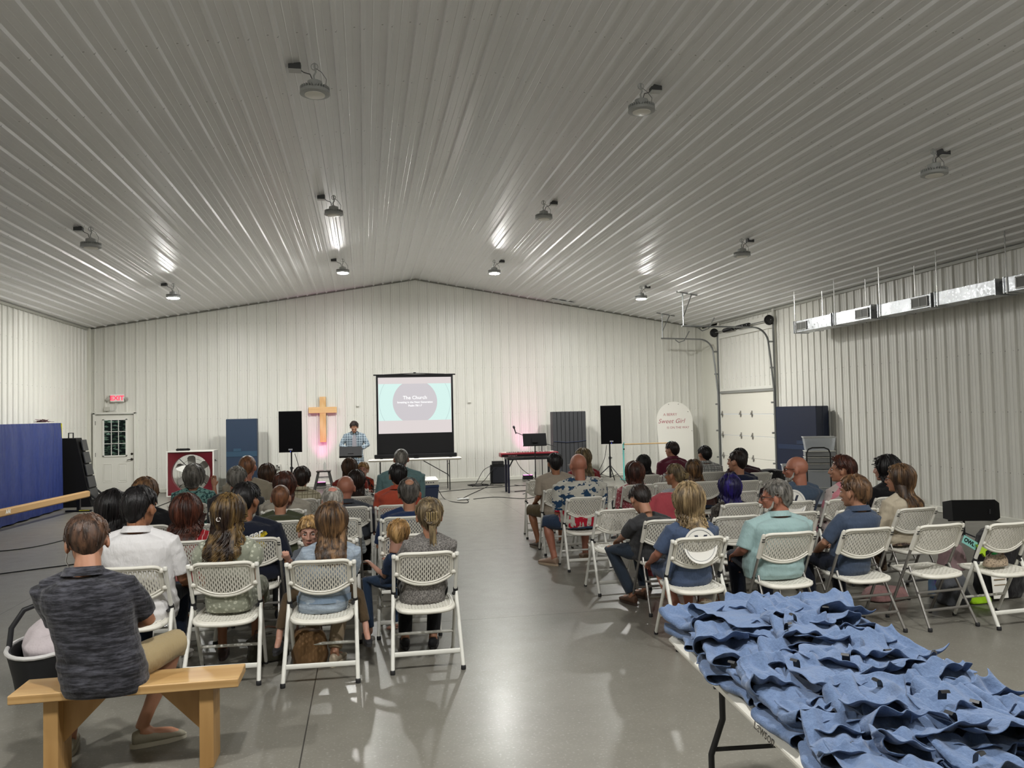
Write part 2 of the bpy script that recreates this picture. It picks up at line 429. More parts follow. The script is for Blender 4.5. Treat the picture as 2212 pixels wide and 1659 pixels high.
CH = [
 # left block
 (-1.56, R1, -3, 'w', 'white folding chair under the man in the white shirt, back row left'),
 (-.97, R1, -2, 'w', 'white folding chair under the woman in the sage green dress'),
 (-.31, R1-.12, -2, 'w', 'white folding chair with a broken slot, under the girl in the denim jacket'),
 (.41, R1-.02, 0, 'w', 'white folding chair under the woman in heathered grey by the aisle'),
 (-2.03, R2+.1, -2, 'w', 'white folding chair under the black-haired woman in black with glasses'),
 (-1.43, R2, -4, 'w', 'white folding chair under the woman in the red pinstripe top'),
 (-.93, R2, -3, 'g', 'grey-legged folding chair under the man in the navy band T-shirt'),
 (-.30, R2-.25, -2, 'w', 'empty-looking white folding chair just ahead of the denim jacket girl'),
 (.33, R2-.20, 0, 'w', 'white folding chair under the fair-haired toddler by the aisle'),
 (-2.02, R3+.1, -3, 'w', 'white folding chair under the fair-haired woman hidden behind the white shirt'),
 (-1.35, R3, -3, 'w', 'white folding chair standing empty between the red top and the dark grey T-shirt'),
 (-.80, R3, -2, 'w', 'white folding chair under the crew-cut man in olive green'),
 (-.28, R3, -4, 'g', 'grey-legged folding chair under the white-haired man in the checked shirt'),
 (.36, R3-.1, 0, 'w', 'white folding chair under the balding man in navy by the aisle'),
 (-1.40, R4+.1, -3, 'w', 'white folding chair under the grey-haired man in charcoal'),
 (-.86, R4, -2, 'w', 'white folding chair under the auburn-haired woman in cream'),
 (-.17, R4, -4, 'w', 'white folding chair under the bald man in slate grey'),
 (.33, R4, -2, 'w', 'white folding chair under the man in the coral polo'),
 (-2.03, R5, -4, 'w', 'white folding chair under the woman in teal raising her hand'),
 (-1.38, R5+.1, -2, 'w', 'white folding chair under the ginger-haired man in beige'),
 (-.78, R5, -2, 'w', 'white folding chair under the boy in the cream checked shirt'),
 (-.12, R5, -2, 'w', 'white folding chair under the curly dark-haired woman in the floral top'),
 (.42, R5+.1, -2, 'w', 'white folding chair under the grey-haired man in pale teal'),
 (-1.35, R6+.1, -2, 'w', 'white folding chair under the woman in pink, front row left'),
 (-.20, R6+.1, -2, 'w', 'white folding chair under the long-haired mother in rust red'),
 # right block
 (2.50, R1, 2, 'w', 'white folding chair with a round white plate on it, under the blonde woman in blue'),
 (3.24, R1, 3, 'g', 'grey-legged folding chair under the grey-haired man in the mint polo'),
 (3.92, R1, 4, 'g', 'grey-legged folding chair under the boy in the blue polo'),
 (4.57, R1, 6, 'g', 'empty grey-legged folding chair in the back row, right block'),
 (5.13, R1-.10, 4, 'w', 'white folding chair at the row end holding the leopard print purse'),
 (2.64, R2-.08, 3, 'g', 'grey-legged folding chair under the boy in the dark grey T-shirt'),
 (3.30, R2-.06, 3, 'g', 'grey-legged folding chair with papers on its seat'),
 (3.93, R2, 3, 'g', 'empty grey-legged folding chair ahead of the mint polo man'),
 (4.55, R2, 5, 'g', 'grey-legged folding chair ahead of the boy in the blue polo'),
 (5.10, R2-.1, 8, 'g', 'grey-legged folding chair under the long-haired woman in cream'),
 (2.44, R3-.26, 4, 'w', 'empty white folding chair behind the man in the tie-dye shirt'),
 (3.02, R3-.12, 2, 'w', 'white folding chair with the coral hooded jacket over its back'),
 (3.80, R3-.2, 2, 'w', 'white folding chair under the purple-haired woman'),
 (4.36, R3-.25, 4, 'g', 'grey-legged folding chair under the bald bearded man, with a round V plate'),
 (4.95, R3-.25, 0, 'w', 'white folding chair under the woman in the pink floral blouse'),
 (5.50, R3-.25, 4, 'g', 'grey-legged folding chair under the black-haired woman in black by the right wall'),
 (2.46, R4, 2, 'w', 'white folding chair under the bald man in tie-dye'),
 (3.62, R4+.1, 2, 'g', 'grey-legged folding chair under the blonde woman in the grey tank top'),
 (4.30, R4-.1, 6, 'g', 'white-backed folding chair standing free ahead of the V plate'),
 (2.44, R5, 0, 'w', 'white folding chair under the man in the beige T-shirt'),
 (2.99, R5+.15, 0, 'w', 'empty white folding chair between the tie-dye shirt and the dotted blouse'),
 (3.52, R5+.1, 0, 'w', 'white folding chair under the woman in the dotted blouse'),
 (3.95, R5+.25, 0, 'w', 'white folding chair ahead of the grey tank top'),
 (4.50, R5+.2, 0, 'w', 'white folding chair under the woman with long light brown hair'),
 (5.00, R5+.1, 2, 'w', 'white folding chair under the short-haired man in navy'),
 (2.50, R6+.28, -4, 'w', 'empty white folding chair at the aisle end of the front right row'),
 (3.22, R6+.5, -5, 'w', 'white folding chair under the curly blonde woman in red'),
 (4.15, R6+.5, 0, 'w', 'white folding chair under the long black-haired woman'),
 (4.72, R6+.7, 0, 'w', 'white folding chair under the dark-haired man in maroon'),
 (5.25, R6+.6, 0, 'w', 'white folding chair under the dark-haired man in the plaid shirt'),
 (5.78, R6+.2, 0, 'w', 'white folding chair under the man in dark maroon'),
]
for c in CH: chair(*c)
# ------------------------------------------------------------------ stage end of the hall
M_blk = mat('black_matte', '#08080a', .6, spec=.25); M_blk2 = mat('black_metal', '#141416', .35); M_wht = mat('white_paint', '#dddcd4', .35)
M_chr = mat('steel_bright', '#a8a8a6', .25, .9); M_wood = None
def wood(name, c1, c2, axis=0, sc=1.0, rough=.45):
    t = NT(name); p = t.pos(); s = [6, 6, 6]; s[axis] = .5
    n = t.noise(p, 2.2*sc, 4, .6, sc=s); wv = t.n('ShaderNodeTexWave', {'Vector': t.n('ShaderNodeMapping', {0: p, 3: s}).outputs[0], 'Scale': 2.0*sc, 'Distortion': 5, 'Detail': 2, 'Detail Scale': 1}, wave_type='RINGS').outputs[1]
    c = t.mix(t.math('ADD', t.math('MULTIPLY', n, .6), t.math('MULTIPLY', wv, .45)), lin(c1), lin(c2))
    t.bs(Base_Color=c, Roughness=rough); t.bump(n, .15, .003); return t.m
M_pine = wood('pine_board', '#c2a06e', '#a07a48', 0); M_pineV = wood('pine_leg', '#b8935f', '#967040', 2); M_pineX = wood('cross_wood', '#e3c592', '#c99a5c', 2)
M_chair_lbl = mat('paper_white', '#e6e4dd', .6)
# exit door
def exit_door():
    r = bpy.data.objects.new('door_1', None); COL.objects.link(r); struct(r); r.location = (-6.02, YB, 0)
    m = MB()
    for s in (-1, 1): m.box((s*.465, -.02, 1.0), (.05, .12, 2.0), ch=.005)
    m.box((0, -.02, 1.985), (.98, .12, .05), ch=.005); m.build('door_frame', M_wht, r)
    m = MB(); W = .44; y = .0
    # leaf with window opening x -.265..+.265 , z .93..1.84 around lite
    m.box((-.355, y, .98), (.17, .045, 1.94)); m.box((.355, y, .98), (.17, .045, 1.94)); m.box((0, y, .47), (.54, .045, .92)); m.box((0, y, 1.895), (.54, .045, .11))
    m.build('door_leaf', M_wht, r, 0)
    m = MB()
    for a, b, c_, d in ((-.28, -.245, .93, 1.84), (.245, .28, .93, 1.84)): m.box(((a+b)/2, -.03, (c_+d)/2), (b-a, .03, d-c_))
    for z in (.94, 1.83): m.box((0, -.03, z), (.56, .03, .03))
    for x in (-.082, .082): m.box((x, -.028, 1.385), (.014, .02, .9))
    for z in (1.24, 1.535): m.box((0, -.028, z), (.5, .02, .014))
    m.build('window_grille', mat('grille_white', '#e6e5df', .35), r, 0)
    t = NT('pane_glass'); t.bs(Base_Color=(1, 1, 1, 1), Roughness=.02, Transmission_Weight=1, IOR=1.02)
    m = MB(); m.box((0, -.005, 1.385), (.53, .004, .9)); m.build('window_pane', t.m, r, 0)
    for x in (-.17, .17):
        m = MB(); o = (x, -.026)
        for a, b, c_, d in ((-.10, .10, .30, .312), (-.10, .10, .738, .75), (-.10, -.088, .30, .75), (.088, .10, .30, .75)): m.box((x+(a+b)/2, -.025, (c_+d)/2), (b-a, .012, d-c_), ch=.004)
        m.box((x, -.024, .525), (.15, .008, .38), ch=.004); m.build('raised_panel', M_wht, r)
    bz = mat('dark_bronze', '#3b3630', .35, .7)
    m = MB(); m.lathe([(.028, 0), (.028, .012), (.02, .02)], 16, M=Matrix.Translation((.385, -.022, .98)) @ Matrix.Rotation(pi/2, 4, 'X')); m.build('deadbolt', bz, r)
    m = MB(); m.lathe([(.03, 0), (.03, .012), (.012, .02), (.012, .05)], 16, M=Matrix.Translation((.385, -.022, .85)) @ Matrix.Rotation(pi/2, 4, 'X'))
    m.tube([(.385, -.07, .85), (.33, -.075, .845), (.28, -.07, .83)], .008, 8); m.build('door_handle', bz, r)
    for z in (.25, .98, 1.75): m = MB(); m.box((-.445, -.05, z), (.02, .03, .10), ch=.003); m.build('hinge', bz, r)
    m = MB(); m.box((0, -.03, .012), (.88, .1, .024)); m.build('threshold', mat('red_brown_threshold', '#5a2a26', .5), r)
exit_door()
def outside():
    # leafy hedge beyond the glass
    t = NT('hedge_leaf'); t.bs(Base_Color=t.mix(t.noise(t.pos(), 5, 3), lin('#47663d'), lin('#9db08f')), Roughness=.5)
    random.seed(4); m = MB()
    for i in range(2200):
        c = Vector((random.uniform(-8.2, -4.6), random.uniform(22.4, 23.2), random.uniform(.1, 2.8)))
        M = Matrix.Translation(c) @ Matrix.Rotation(random.uniform(0, 6), 4, 'Z') @ Matrix.Rotation(random.uniform(-1.2, 1.2), 4, 'X')
        a = random.uniform(.05, .1); m.add([(-a, 0, 0), (0, -a*.4, .01), (a, 0, 0), (0, a*.4, .01)], [(0, 1, 2, 3)], 0, M)
    o = m.build('hedge', t.m, smooth=0); o['kind'] = 'stuff'; tag(o, 'green leafy shrub seen through the window of the exit door', 'shrub')
    m = MB(); m.box((-6.4, 23.5, 1.4), (5, .3, 2.9)); m.box((-6.4, 22.4, -.06), (6, 3, .1))
    struct(m.build('ground_outside', mat('dark_earth', '#1d241a', .9), smooth=0))
outside()
# exit sign
def exit_sign():
    r = thing('exit_sign', 'lit white exit sign with red letters above the door, emergency lamp heads at its sides', 'sign', (-5.95, YB-.03, 2.26))
    m = MB(); m.box((0, -.045, .095), (.31, .05, .19), ch=.008); m.build('housing', mat('sign_white', '#ece6e4', .4), r)
    text('EXIT', .155, 'lettering', emit('exit_red', '#ff2d4a', 1.6), r, Matrix.Translation((0, -.0715, .04)) @ FRONT, .001, bold=.004)
    for s in (-1, 1):
        m = MB(); m.tube([(s*.14, -.05, .08), (s*.19, -.06, .085)], .012, 8); M = Matrix.Translation((s*.215, -.055, .075)) @ Matrix.Rotation(pi/2+.5, 4, 'X')
        m.lathe([(.02, -.03), (.038, -.02), (.045, .03), (.04, .032)], 16, M=M); m.build('lamp_head', mat('grey_lamp_head', '#b9b7b0', .4), r)
    j = MB(); j.box((-6.2, YB-.05, 2.09), (.12, .06, .10), ch=.006); jo = j.build('junction_box', mat('box_grey', '#bdbbb2', .5)); tag(jo, 'small grey junction box above the exit door, left of the sign cord', 'box')
    m = MB(); m.tube([(-6.14, YB-.05, 2.06), (-6.06, YB-.045, 2.045), (-5.98, YB-.045, 2.09), (-5.95, YB-.045, 2.26)], .006, 6); tag(m.build('sign_cable', M_lt), 'thin pale cord between the exit sign and its junction box', 'cord')
exit_sign()
# wall cross
def wall_cross():
    r = thing('wooden_cross', 'pale wooden cross hanging on the back wall in a pink glow', 'cross', (-1.06, YB-.07, 1.14))
    m = MB(); m.box((0, 0, .58), (.155, .08, 1.16), ch=.004); m.build('upright', M_pineX, r)
    m = MB(); m.box((0, -.012, .82), (.70, .08, .155), ch=.004); m.build('crossbeam', wood('cross_beam_wood', '#e3c592', '#cc9f62', 0), r)
wall_cross()
def par_light(x, y, label, aim, e, sz):
    r = thing('stage_light', label, 'light', (x, y, 0))
    m = MB(); m.box((0, 0, .10), (.26, .10, .11), ch=.01)
    for i in range(-5, 6): m.box((i*.022, -.056, .06), (.008, .006, .05))
    m.build('body', M_blk2, r)
    m = MB(); m.box((0, .0, .157), (.22, .08, .006)); m.build('lens', emit('pink_led', '#ff5fc0', 6), r)
    m = MB(); m.tube([(-.14, 0, .10), (-.14, 0, .01), (.14, 0, .01), (.14, 0, .10)], .008, 6); m.build('bracket', M_blk2, r)
    l = bpy.data.lights.new('stage_light_beam', 'SPOT'); l.energy = e; l.color = (1, .18, .62); l.spot_size = radians(sz); l.spot_blend = .9; l.shadow_soft_size = .05
    o = bpy.data.objects.new('stage_light_beam', l); COL.objects.link(o); o.parent = r; o.location = (0, .0, .17)
    d = Vector(aim)-Vector((x, y, .17)); o.rotation_euler = d.to_track_quat('-Z', 'Y').to_euler()
par_light(-1.12, 20.55, 'small black stage light on the floor under the cross, shining pink up the wall', (-1.08, 20.99, 1.5), 75, 48)
par_light(4.15, 20.45, 'small black stage light behind the keyboard, shining pink up the wall', (4.18, 20.99, 1.5), 75, 48)
def mat_stand(x0, x1, y, z1, th, name, label, m1, fold):
    r = thing(name, label, 'gym mat', ((x0+x1)/2, y, 0))
    w = x1-x0
    for i in range(fold):
        m = MB(); m.box((0, th*(i-(fold-1)/2)*1.02, z1/2+.003*i), (w-.004*i, th, z1-.006*i), ch=.012); m.build('panel', m1, r)
    return r
M_bluem = mat('blue_vinyl_dark', '#1e3148', .5, nz=.06, nscale=4); M_teal = mat('blue_vinyl_patch', '#27445a', .5)
r = mat_stand(-3.31, -2.59, 20.35, 1.78, .13, 'folded_gym_mat', 'tall folded navy gym mat standing against the back wall', M_bluem, 2)
m = MB(); m.box((0, -.135, .93), (.715, .01, .13), ch=.003); m.build('strap', M_teal, r); m = MB(); m.box((-.1, -.142, 1.03), (.18, .008, .07), ch=.003); m.build('label_patch', M_teal, r)
r = mat_stand(4.79, 5.68, 20.35, 1.79, .10, 'folded_gym_mat', 'tall dark grey ribbed mat standing right of the keyboard', mat('grey_vinyl', '#3a3b3e', .5), 3)
m = MB()
for i in range(1, 8): m.box((-.445+i*.111, -.157, .9), (.008, .008, 1.76))
m.build('seam', M_blk, r); m = MB(); m.tube([(-.43, -.165, 1.02), (-.1, -.17, .99), (.2, -.17, 1.0), (.44, -.165, 1.03)], .008, 6); m.build('cord', mat('cord_blue', '#1f2c4d', .6), r)
M_navy = mat('navy_vinyl_gloss', '#0e1a33', .4)
r = mat_stand(-.62, .62, 0, 1.80, .16, 'folded_gym_mat', 'wide dark navy gym mat standing at the right wall beside the roll-up door', M_navy, 2); r.location = (8.98, 15.33, 0); r.rotation_euler = (0, 0, radians(-80))
m = MB(); m.box((.05, -.165, .95), (1.2, .008, .10), ch=.003); m.box((.25, -.165, 1.05), (.45, .008, .08), ch=.003); m.build('strap', mat('navy_strap', '#162845', .5), r)
# industrial fan
def drum_fan():
    r = thing('industrial_fan', 'large square industrial fan in a red and white box housing by the exit door', 'fan', (-4.03, 19.98, 0), radians(-3))
    red = mat('fan_red', '#5c0e19', .4); S = .53; R = .44
    m = MB(); n = 40
    vs = []; 
    for i in range(n):
        a = 2*pi*i/n; c, s = cos(a), sin(a); k = 1/max(abs(c), abs(s)); vs.append((R*c, -.16, .53+R*s)); vs.append((.5*k*c, -.20, .53+.5*k*s))
    m.add(vs, [(2*i, 2*i+1, (2*i+3) % (2*n), (2*i+2) % (2*n)) for i in range(n)])
    m.lathe([(R, 0), (R, .12), (R+.005, .12), (R+.005, 0)], 40, M=Matrix.Translation((0, -.16, .53)) @ Matrix.Rotation(-pi/2, 4, 'X')); m.f = m.f[:-2]; m.m = m.m[:-2]
    m.box((0, -.19, .035), (1.0, .02, .07)); m.build('front_panel', red, r)
    m = MB(); 
    for c, d in (((0, 0, 1.045), (1.07, .44, .03)), ((0, 0, .012), (1.07, .44, .024)), ((-.52, 0, .53), (.03, .44, 1.03)), ((.52, 0, .53), (.03, .44, 1.03))): m.box(c, d, ch=.004)
    m.build('housing', M_wht, r)
    g = mat('fan_blade', '#8b8a84', .4, .3)
    for k in range(6):
        a = radians(95+k*60); m = MB(); M = Matrix.Translation((0, .02, .53)) @ Matrix.Rotation(-a, 4, 'Y') @ Matrix.Rotation(.45, 4, 'X')
        o = [(.07, -.05), (.14, -.085), (.36, -.09), (.405, -.05), (.405, .05), (.36, .09), (.14, .085), (.07, .05)]
        m.prism([(x, z) for x, z in o], -.004, .004, M=M); m.build('blade', g, r)
    m = MB(); m.lathe([(.07, -.05), (.07, .04), (.04, .06)], 20, M=Matrix.Translation((0, .02, .53)) @ Matrix.Rotation(pi/2, 4, 'X')); m.build('hub', g, r)
    m = MB()
    for k in range(4):
        a = pi/4+k*pi/2; m.tube([(.07*cos(a), .12, .53+.07*sin(a)), (.60*cos(a), .12, .53+.60*sin(a))], .008, 6)
    for rr in (.2, .32): m.tube([(rr*cos(t), .125, .53+rr*sin(t)) for t in [2*pi*i/32 for i in range(33)]], .003, 4)
    m.build('rear_guard', mat('guard_dark', '#38383a', .4, .5), r)
    m = MB(); m.box((.54, -.1, .82), (.01, .05, .05)); m.tube([(.54, -.1, .82), (.58, -.1, .80)], .008, 6); m.build('switch', M_blk2, r)
    m = MB(); random.seed(2)
    for i in range(9): m.ell((-.33+.03*i+random.uniform(-.01, .01), -.05+random.uniform(-.04, .04), 1.085), (.045, .05, .03))
    o = fuse(m, .008, 2, 'gloves'); o = link('work_gloves', o, M_blk, None); o.location = r.location; o.rotation_euler = r.rotation_euler; tag(o, 'crumpled black gloves lying on top of the fan housing', 'gloves')
drum_fan()
# loudspeakers on poles
def speaker(x, y, z, rz, label):
    r = thing('loudspeaker', label, 'speaker', (x, y, z), rz)
    m = MB(); m.prism([(-.25, 0), (.25, 0), (.25, .93), (-.25, .93)], -.17, -.15); m.build('grille', mat('grille_black', '#030304', .9, spec=.08), r, 0)
    m = MB(); rings = [[(-.26, yy, zz), (.26, yy, zz), (.19, .2, zz), (-.19, .2, zz)] for yy, zz in ((-.15, -.005), (-.15, .945))]; m.loft(rings); m.build('cabinet', M_blk, r, 0)
    m = MB(); m.box((0, -.176, .06), (.09, .004, .035), ch=.003); m.build('badge', mat('badge_grey', '#77777c', .4), r)
    m = MB(); m.box((0, -.176, .015), (.008, .004, .008)); m.build('status_light', emit('blue_led', '#4a5cff', 6), r)
    return r
def stand(x, y, h, label):
    r = thing('speaker_stand', label, 'stand', (x, y, 0))
    m = MB(); m.tube([(0, 0, .12), (0, 0, h)], .0175, 10); m.tube([(0, 0, .12), (0, 0, .62)], .024, 10); m.build('pole', M_blk2, r)
    m = MB(); m.tube([(0, 0, .58), (0, 0, .64)], .034, 10); m.tube([(0, 0, .61), (.06, 0, .61)], .01, 6); m.tube([(0, 0, .38), (0, 0, .42)], .032, 10); m.build('collar', M_blk2, r)
    for k in range(3):
        a = radians(-60+120*k); m = MB(); e = (.48*cos(a), .48*sin(a), .015); m.tube([(.03*cos(a), .03*sin(a), .40), e], .013, 8); m.tube([(.03*cos(a), .03*sin(a), .14), (.24*cos(a), .24*sin(a), .21)], .008, 6); m.build('leg', M_blk2, r)
stand(-1.70, 19.25, .985, 'black tripod stand under the loudspeaker left of the cross'); speaker(-1.70, 19.2, .99, 0, 'tall black loudspeaker on a pole left of the wooden cross')
stand(6.0, 19.2, .965, 'black tripod stand under the loudspeaker right of the grey mat'); speaker(6.0, 19.15, .97, radians(-6), 'tall black loudspeaker on a pole between the grey mat and the arched sign')
# music stand
def music_stand(x, y, h, w, tilt, label):
    r = thing('music_stand', label, 'music stand', (x, y, 0))
    m = MB(); M = Matrix.Translation((0, 0, h)) @ Matrix.Rotation(radians(tilt), 4, 'X')
    m.box((0, 0, 0), (w, .012, .27), ch=.004, M=M); m.box((0, .03, -.13), (w, .06, .008), M=M); m.box((0, -.01, -.02), (.12, .02, .1), M=M); m.build('desk', M_blk, r)
    m = MB(); m.tube([(0, -.02, h-.03), (0, 0, .08)], .012, 8); m.tube([(0, 0, .5), (0, 0, .08)], .017, 8); m.build('pole', M_blk2, r)
    for k in range(3):
        a = radians(30+120*k); m = MB(); m.tube([(0, 0, .12), (.12*cos(a), .12*sin(a), .06), (.3*cos(a), .3*sin(a), .012)], .010, 6); m.build('leg', M_blk2, r)
music_stand(-.33, 18.3, 1.0, .50, -40, 'black music stand in front of the speaking man'); music_stand(3.62, 17.0, 1.20, .52, -18, 'black music stand before the red keyboard')
# stool with bottle
def stool():
    r = thing('metal_stool', 'dark metal stool with a water bottle on it, in the pink glow', 'stool', (-.98, 19.4, 0))
    g = mat('gunmetal', '#3d3b39', .35, .6); m = MB(); m.box((0, 0, .505), (.34, .34, .03), ch=.012); m.build('seat', g, r)
    for sx in (-1, 1):
        for sy in (-1, 1):
            m = MB(); m.loft([[(sx*(.12+.11*t)+dx, sy*(.12+.11*t)+dy, .49-.49*t) for dx, dy in ((-.025, -.025), (.025, -.025), (.025, .025), (-.025, .025))] for t in (0, 1)]); m.build('leg', g, r, 20)
    for z, k in ((.16, .19), (.36, .15)):
        for a, b in (((-k, -k), (k, -k)), ((-k, k), (k, k)), ((-k, -k), (-k, k)), ((k, -k), (k, k))): m = MB(); m.tube([(a[0], a[1], z), (b[0], b[1], z)], .009, 6); m.build('crossbar', g, r)
    t = NT('clear_plastic'); t.bs(Base_Color=lin('#eef2f2'), Roughness=.05, Transmission_Weight=.9, IOR=1.3); MC['clear'] = t.m
    b = thing('water_bottle', 'clear plastic water bottle standing on the metal stool', 'bottle', (-.95, 19.38, .521))
    m = MB(); m.lathe([(.03, 0), (.034, .01), (.034, .07), (.031, .08), (.034, .09), (.034, .14), (.014, .19), (.014, .205)], 16); m.build('body', t.m, b)
    m = MB(); m.lathe([(.016, .2), (.016, .218)], 12); m.build('cap', M_wht, b)
stool()
def wall_outlet():
    r = thing('wall_outlet', 'white wall outlet with plugs between the navy mat and the left loudspeaker', 'outlet', (-2.18, YB-.03, .56))
    m = MB(); m.box((0, -.02, 0), (.12, .03, .14), ch=.005); m.build('cover_plate', M_wht, r)
    m = MB(); m.box((-.02, -.045, .02), (.03, .03, .03)); m.box((.025, -.045, -.02), (.03, .03, .03)); m.build('plug', M_blk, r)
    for i, (a, b) in enumerate((((-.02, -.05, .0), (-.02, -.1, -.52)), ((.025, -.05, -.04), (.12, -.12, -.53)))):
        m = MB(); m.tube([a, ((a[0]+b[0])/2+.03*(i*2-1), -.07, -.25), b], .006, 6); m.build('cord', M_blk, r)
wall_outlet()
# projection screen on folding table
def folding_table(name, label, loc, rz, L, W, h, legc, sag=False):
    r = thing(name, label, 'table', loc, rz); m = MB(); m.box((0, 0, h-.022), (L, W, .045), ch=.018); m.box((0, 0, h-.05), (L-.05, W-.05, .02)); m.build('tabletop', mat('table_white_plastic', '#dcd9d0', .42, bump=.2, nscale=90), r)
    for s in (-1, 1):
        x = s*(L/2-.28)
        for sy in (-1, 1):
            m = MB(); yy = sy*(W/2-.1); m.tube([(x, yy*.8, h-.05), (x, yy*.8, h-.30), (x, yy, h-.45), (x, yy, .01)] if legc else [(x, yy, h-.05), (x, yy, .01)], .014 if legc else .012, 10); m.build('leg', M_blk2, r)
        m = MB(); m.tube([(x, -W/2+.12, h-.16), (x, W/2-.12, h-.16)], .010, 8); m.tube([(x, -W/2+.1, h*.42), (x, W/2-.1, h*.42)], .010, 8); m.build('crossbar', M_blk2, r)
        m = MB(); m.tube([(x, 0, h*.45), (s*.18, 0, h-.06)], .010, 8); m.build('brace', M_blk2, r)
    return r
folding_table('folding_table', 'white folding table carrying the projection screen', (1.13, 18.95, 0), 0, 2.16, .70, .78, False)
def proj_screen():
    r = thing('projection_screen', 'portable projection screen with a pale slide, standing on the white table', 'screen', (1.16, 18.85, .782))
    m = MB(); m.box((0, 0, .05), (1.92, .11, .09), ch=.012); m.box((0, -.08, .012), (.10, .3, .02)); m.box((-.8, 0, .012), (.06, .34, .02)); m.box((.8, 0, .012), (.06, .34, .02)); m.build('case', M_blk, r)
    X0, X1, Z0, Z1 = -.90, .90, .09, 1.94
    m = MB(); m.box((0, .0, (Z0+Z1)/2), (1.80, .006, Z1-Z0)); m.build('black_drop', M_blk, r, 0)
    m = MB(); m.box((0, 0, 1.95), (1.92, .03, .03), ch=.006); m.tube([(-.7, .02, 1.96), (0, .02, 1.985), (.7, .02, 1.96)], .01, 6); m.box((0, -.01, 1.99), (.06, .02, .035), ch=.004); m.build('top_bar', M_blk, r)
    m = MB(); m.box((0, .045, 1.0), (.03, .02, 1.9)); m.build('support', M_blk2, r)
    # projected slide: the projector's light is put in as glowing colour
    f = .93
    def sc(n, c, e=1.0):
        t = NT(n); t.bs(Base_Color=(.02, .02, .02, 1), Emission_Color=lin(c), Emission_Strength=e, Roughness=.8, Specular_IOR_Level=.1); return t.m
    m = MB(); m.box((0, -.0045, 1.235), (1.71, .003, 1.31)); s = m.build('slide', sc('slide_pale', '#dcd3d2'), r, 0)
    def poly(nm, pts, y, mt): m = MB(); m.prism(pts, y, y+.001); m.build(nm, mt, s, 0)
    poly('slide_band', [(-.85, .88), (.85, .88), (.85, 1.74), (-.85, 1.74)], -.0075, sc('slide_cyan', '#d3f0ea'))
    R = .52; cz = 1.31; zt, zb = 1.74, .88
    poly('slide_circle', [(R*cos(a), max(zb, min(zt, cz+R*sin(a)))) for a in [2*pi*i/64 for i in range(64)]], -.0095, sc('slide_grey', '#cbc6ca', 1))
    for sg in (-1, 1):
        m = MB(); a0 = math.asin(.43/.83); pts = [(sg*.83*cos(a), -.0095, cz+.83*sin(a)) for a in [-a0+2*a0*i/24 for i in range(25)]]
        m.tube(pts, .003, 4); m.build('slide_ring', sc('slide_ring', '#a9bcbd', 1), s)
    wm = sc('slide_white', '#ffffff', 1.1)
    for tx, size, z in (('The Church', .115, 1.375), ('Investing in the Next Generation', .062, 1.285), ('Psalm 78:1-7', .062, 1.205)):
        text(tx, size, 'slide_lettering', wm, s, Matrix.Translation((0, -.0105, z)) @ FRONT, .0003, bold=.0015)
proj_screen()
def projector():
    r = thing('projector', 'white short-throw projector sitting on the blue cooler', 'projector', (1.23, 16.9, .32), radians(4))
    m = MB(); m.loft([[(-.25, -.17, 0), (.25, -.17, 0), (.25, .17, 0), (-.25, .17, 0)], [(-.25, -.17, .10), (.25, -.17, .10), (.25, .17, .13), (-.25, .17, .13)], [(-.22, -.12, .13), (.22, -.12, .13), (.24, .16, .15), (-.24, .16, .15)]]); m.build('body', M_wht, r, 20)
    m = MB(); 
    for i in range(7): m.box((-.16+i*.05, -.172, .05), (.03, .004, .022))
    m.build('ports', mat('port_grey', '#55565a', .5), r)
    m = MB(); m.lathe([(.05, 0), (.045, .01)], 16, (0, .02, .142)); m.build('lens', M_lt, r)
    c = thing('cooler', 'dark blue cooler box on the floor with the projector on top', 'cooler', (1.25, 16.92, 0), radians(4))
    m = MB(); m.loft([[(-a, -.16, z), (a, -.16, z), (a, .16, z), (-a, .16, z)] for a, z in ((.21, 0), (.235, .26))]); m.build('body', mat('cooler_blue', '#15294d', .4), c, 20)
    m = MB(); m.box((0, 0, .29), (.49, .34, .055), ch=.012); m.build('lid', mat('cooler_lid', '#1b3460', .4), c)
projector()
# keyboard
def keyboard():
    r = thing('stage_keyboard', 'long red stage keyboard on a black stand', 'keyboard', (3.63, 17.75, .80))
    m = MB(); m.box((0, 0, .045), (1.32, .32, .09), ch=.012); m.build('body', mat('kb_red', '#761220', .3), r)
    m = MB(); m.box((.0, -.162, .03), (1.28, .006, .045)); m.build('back_panel', M_blk, r, 0)
    text('nord stage 4', .04, 'lettering', mat('kb_print', '#a08a8c', .5), r, Matrix.Translation((-.40, -.1665, .018)) @ FRONT, .0004)
    m = MB(); m.box((0, .09, .093), (1.2, .14, .012)); m.build('keys', M_wht, r)
    m = MB(); random.seed(3)
    for i in range(30): m.lathe([(.01, 0), (.009, .022)], 8, (-.5+i*.033+random.uniform(-.005, .005), -.06, .09))
    m.build('knobs', M_blk, r)
    s = thing('keyboard_stand', 'black four-legged stand under the red keyboard', 'stand', (3.63, 17.75, 0))
    for sx in (-1, 1):
        for sy in (-1, 1): m = MB(); m.box((sx*.5, sy*.17, .39), (.045, .045, .78), ch=.004); m.build('leg', M_blk2 if sx > 0 else mat('leg_blueblack', '#12132c', .3), s)
        m = MB(); m.box((sx*.5, 0, .76), (.05, .42, .04), ch=.004); m.tube([(sx*.5, -.17, .55), (sx*.38, -.17, .76)], .016, 6); m.build('side_bracket', M_blk2, s)
    m = MB(); m.box((0, -.17, .755), (1.0, .04, .05), ch=.004); m.box((0, .17, .755), (1.0, .04, .05), ch=.004); m.build('crossbar', M_blk2, s)
keyboard()
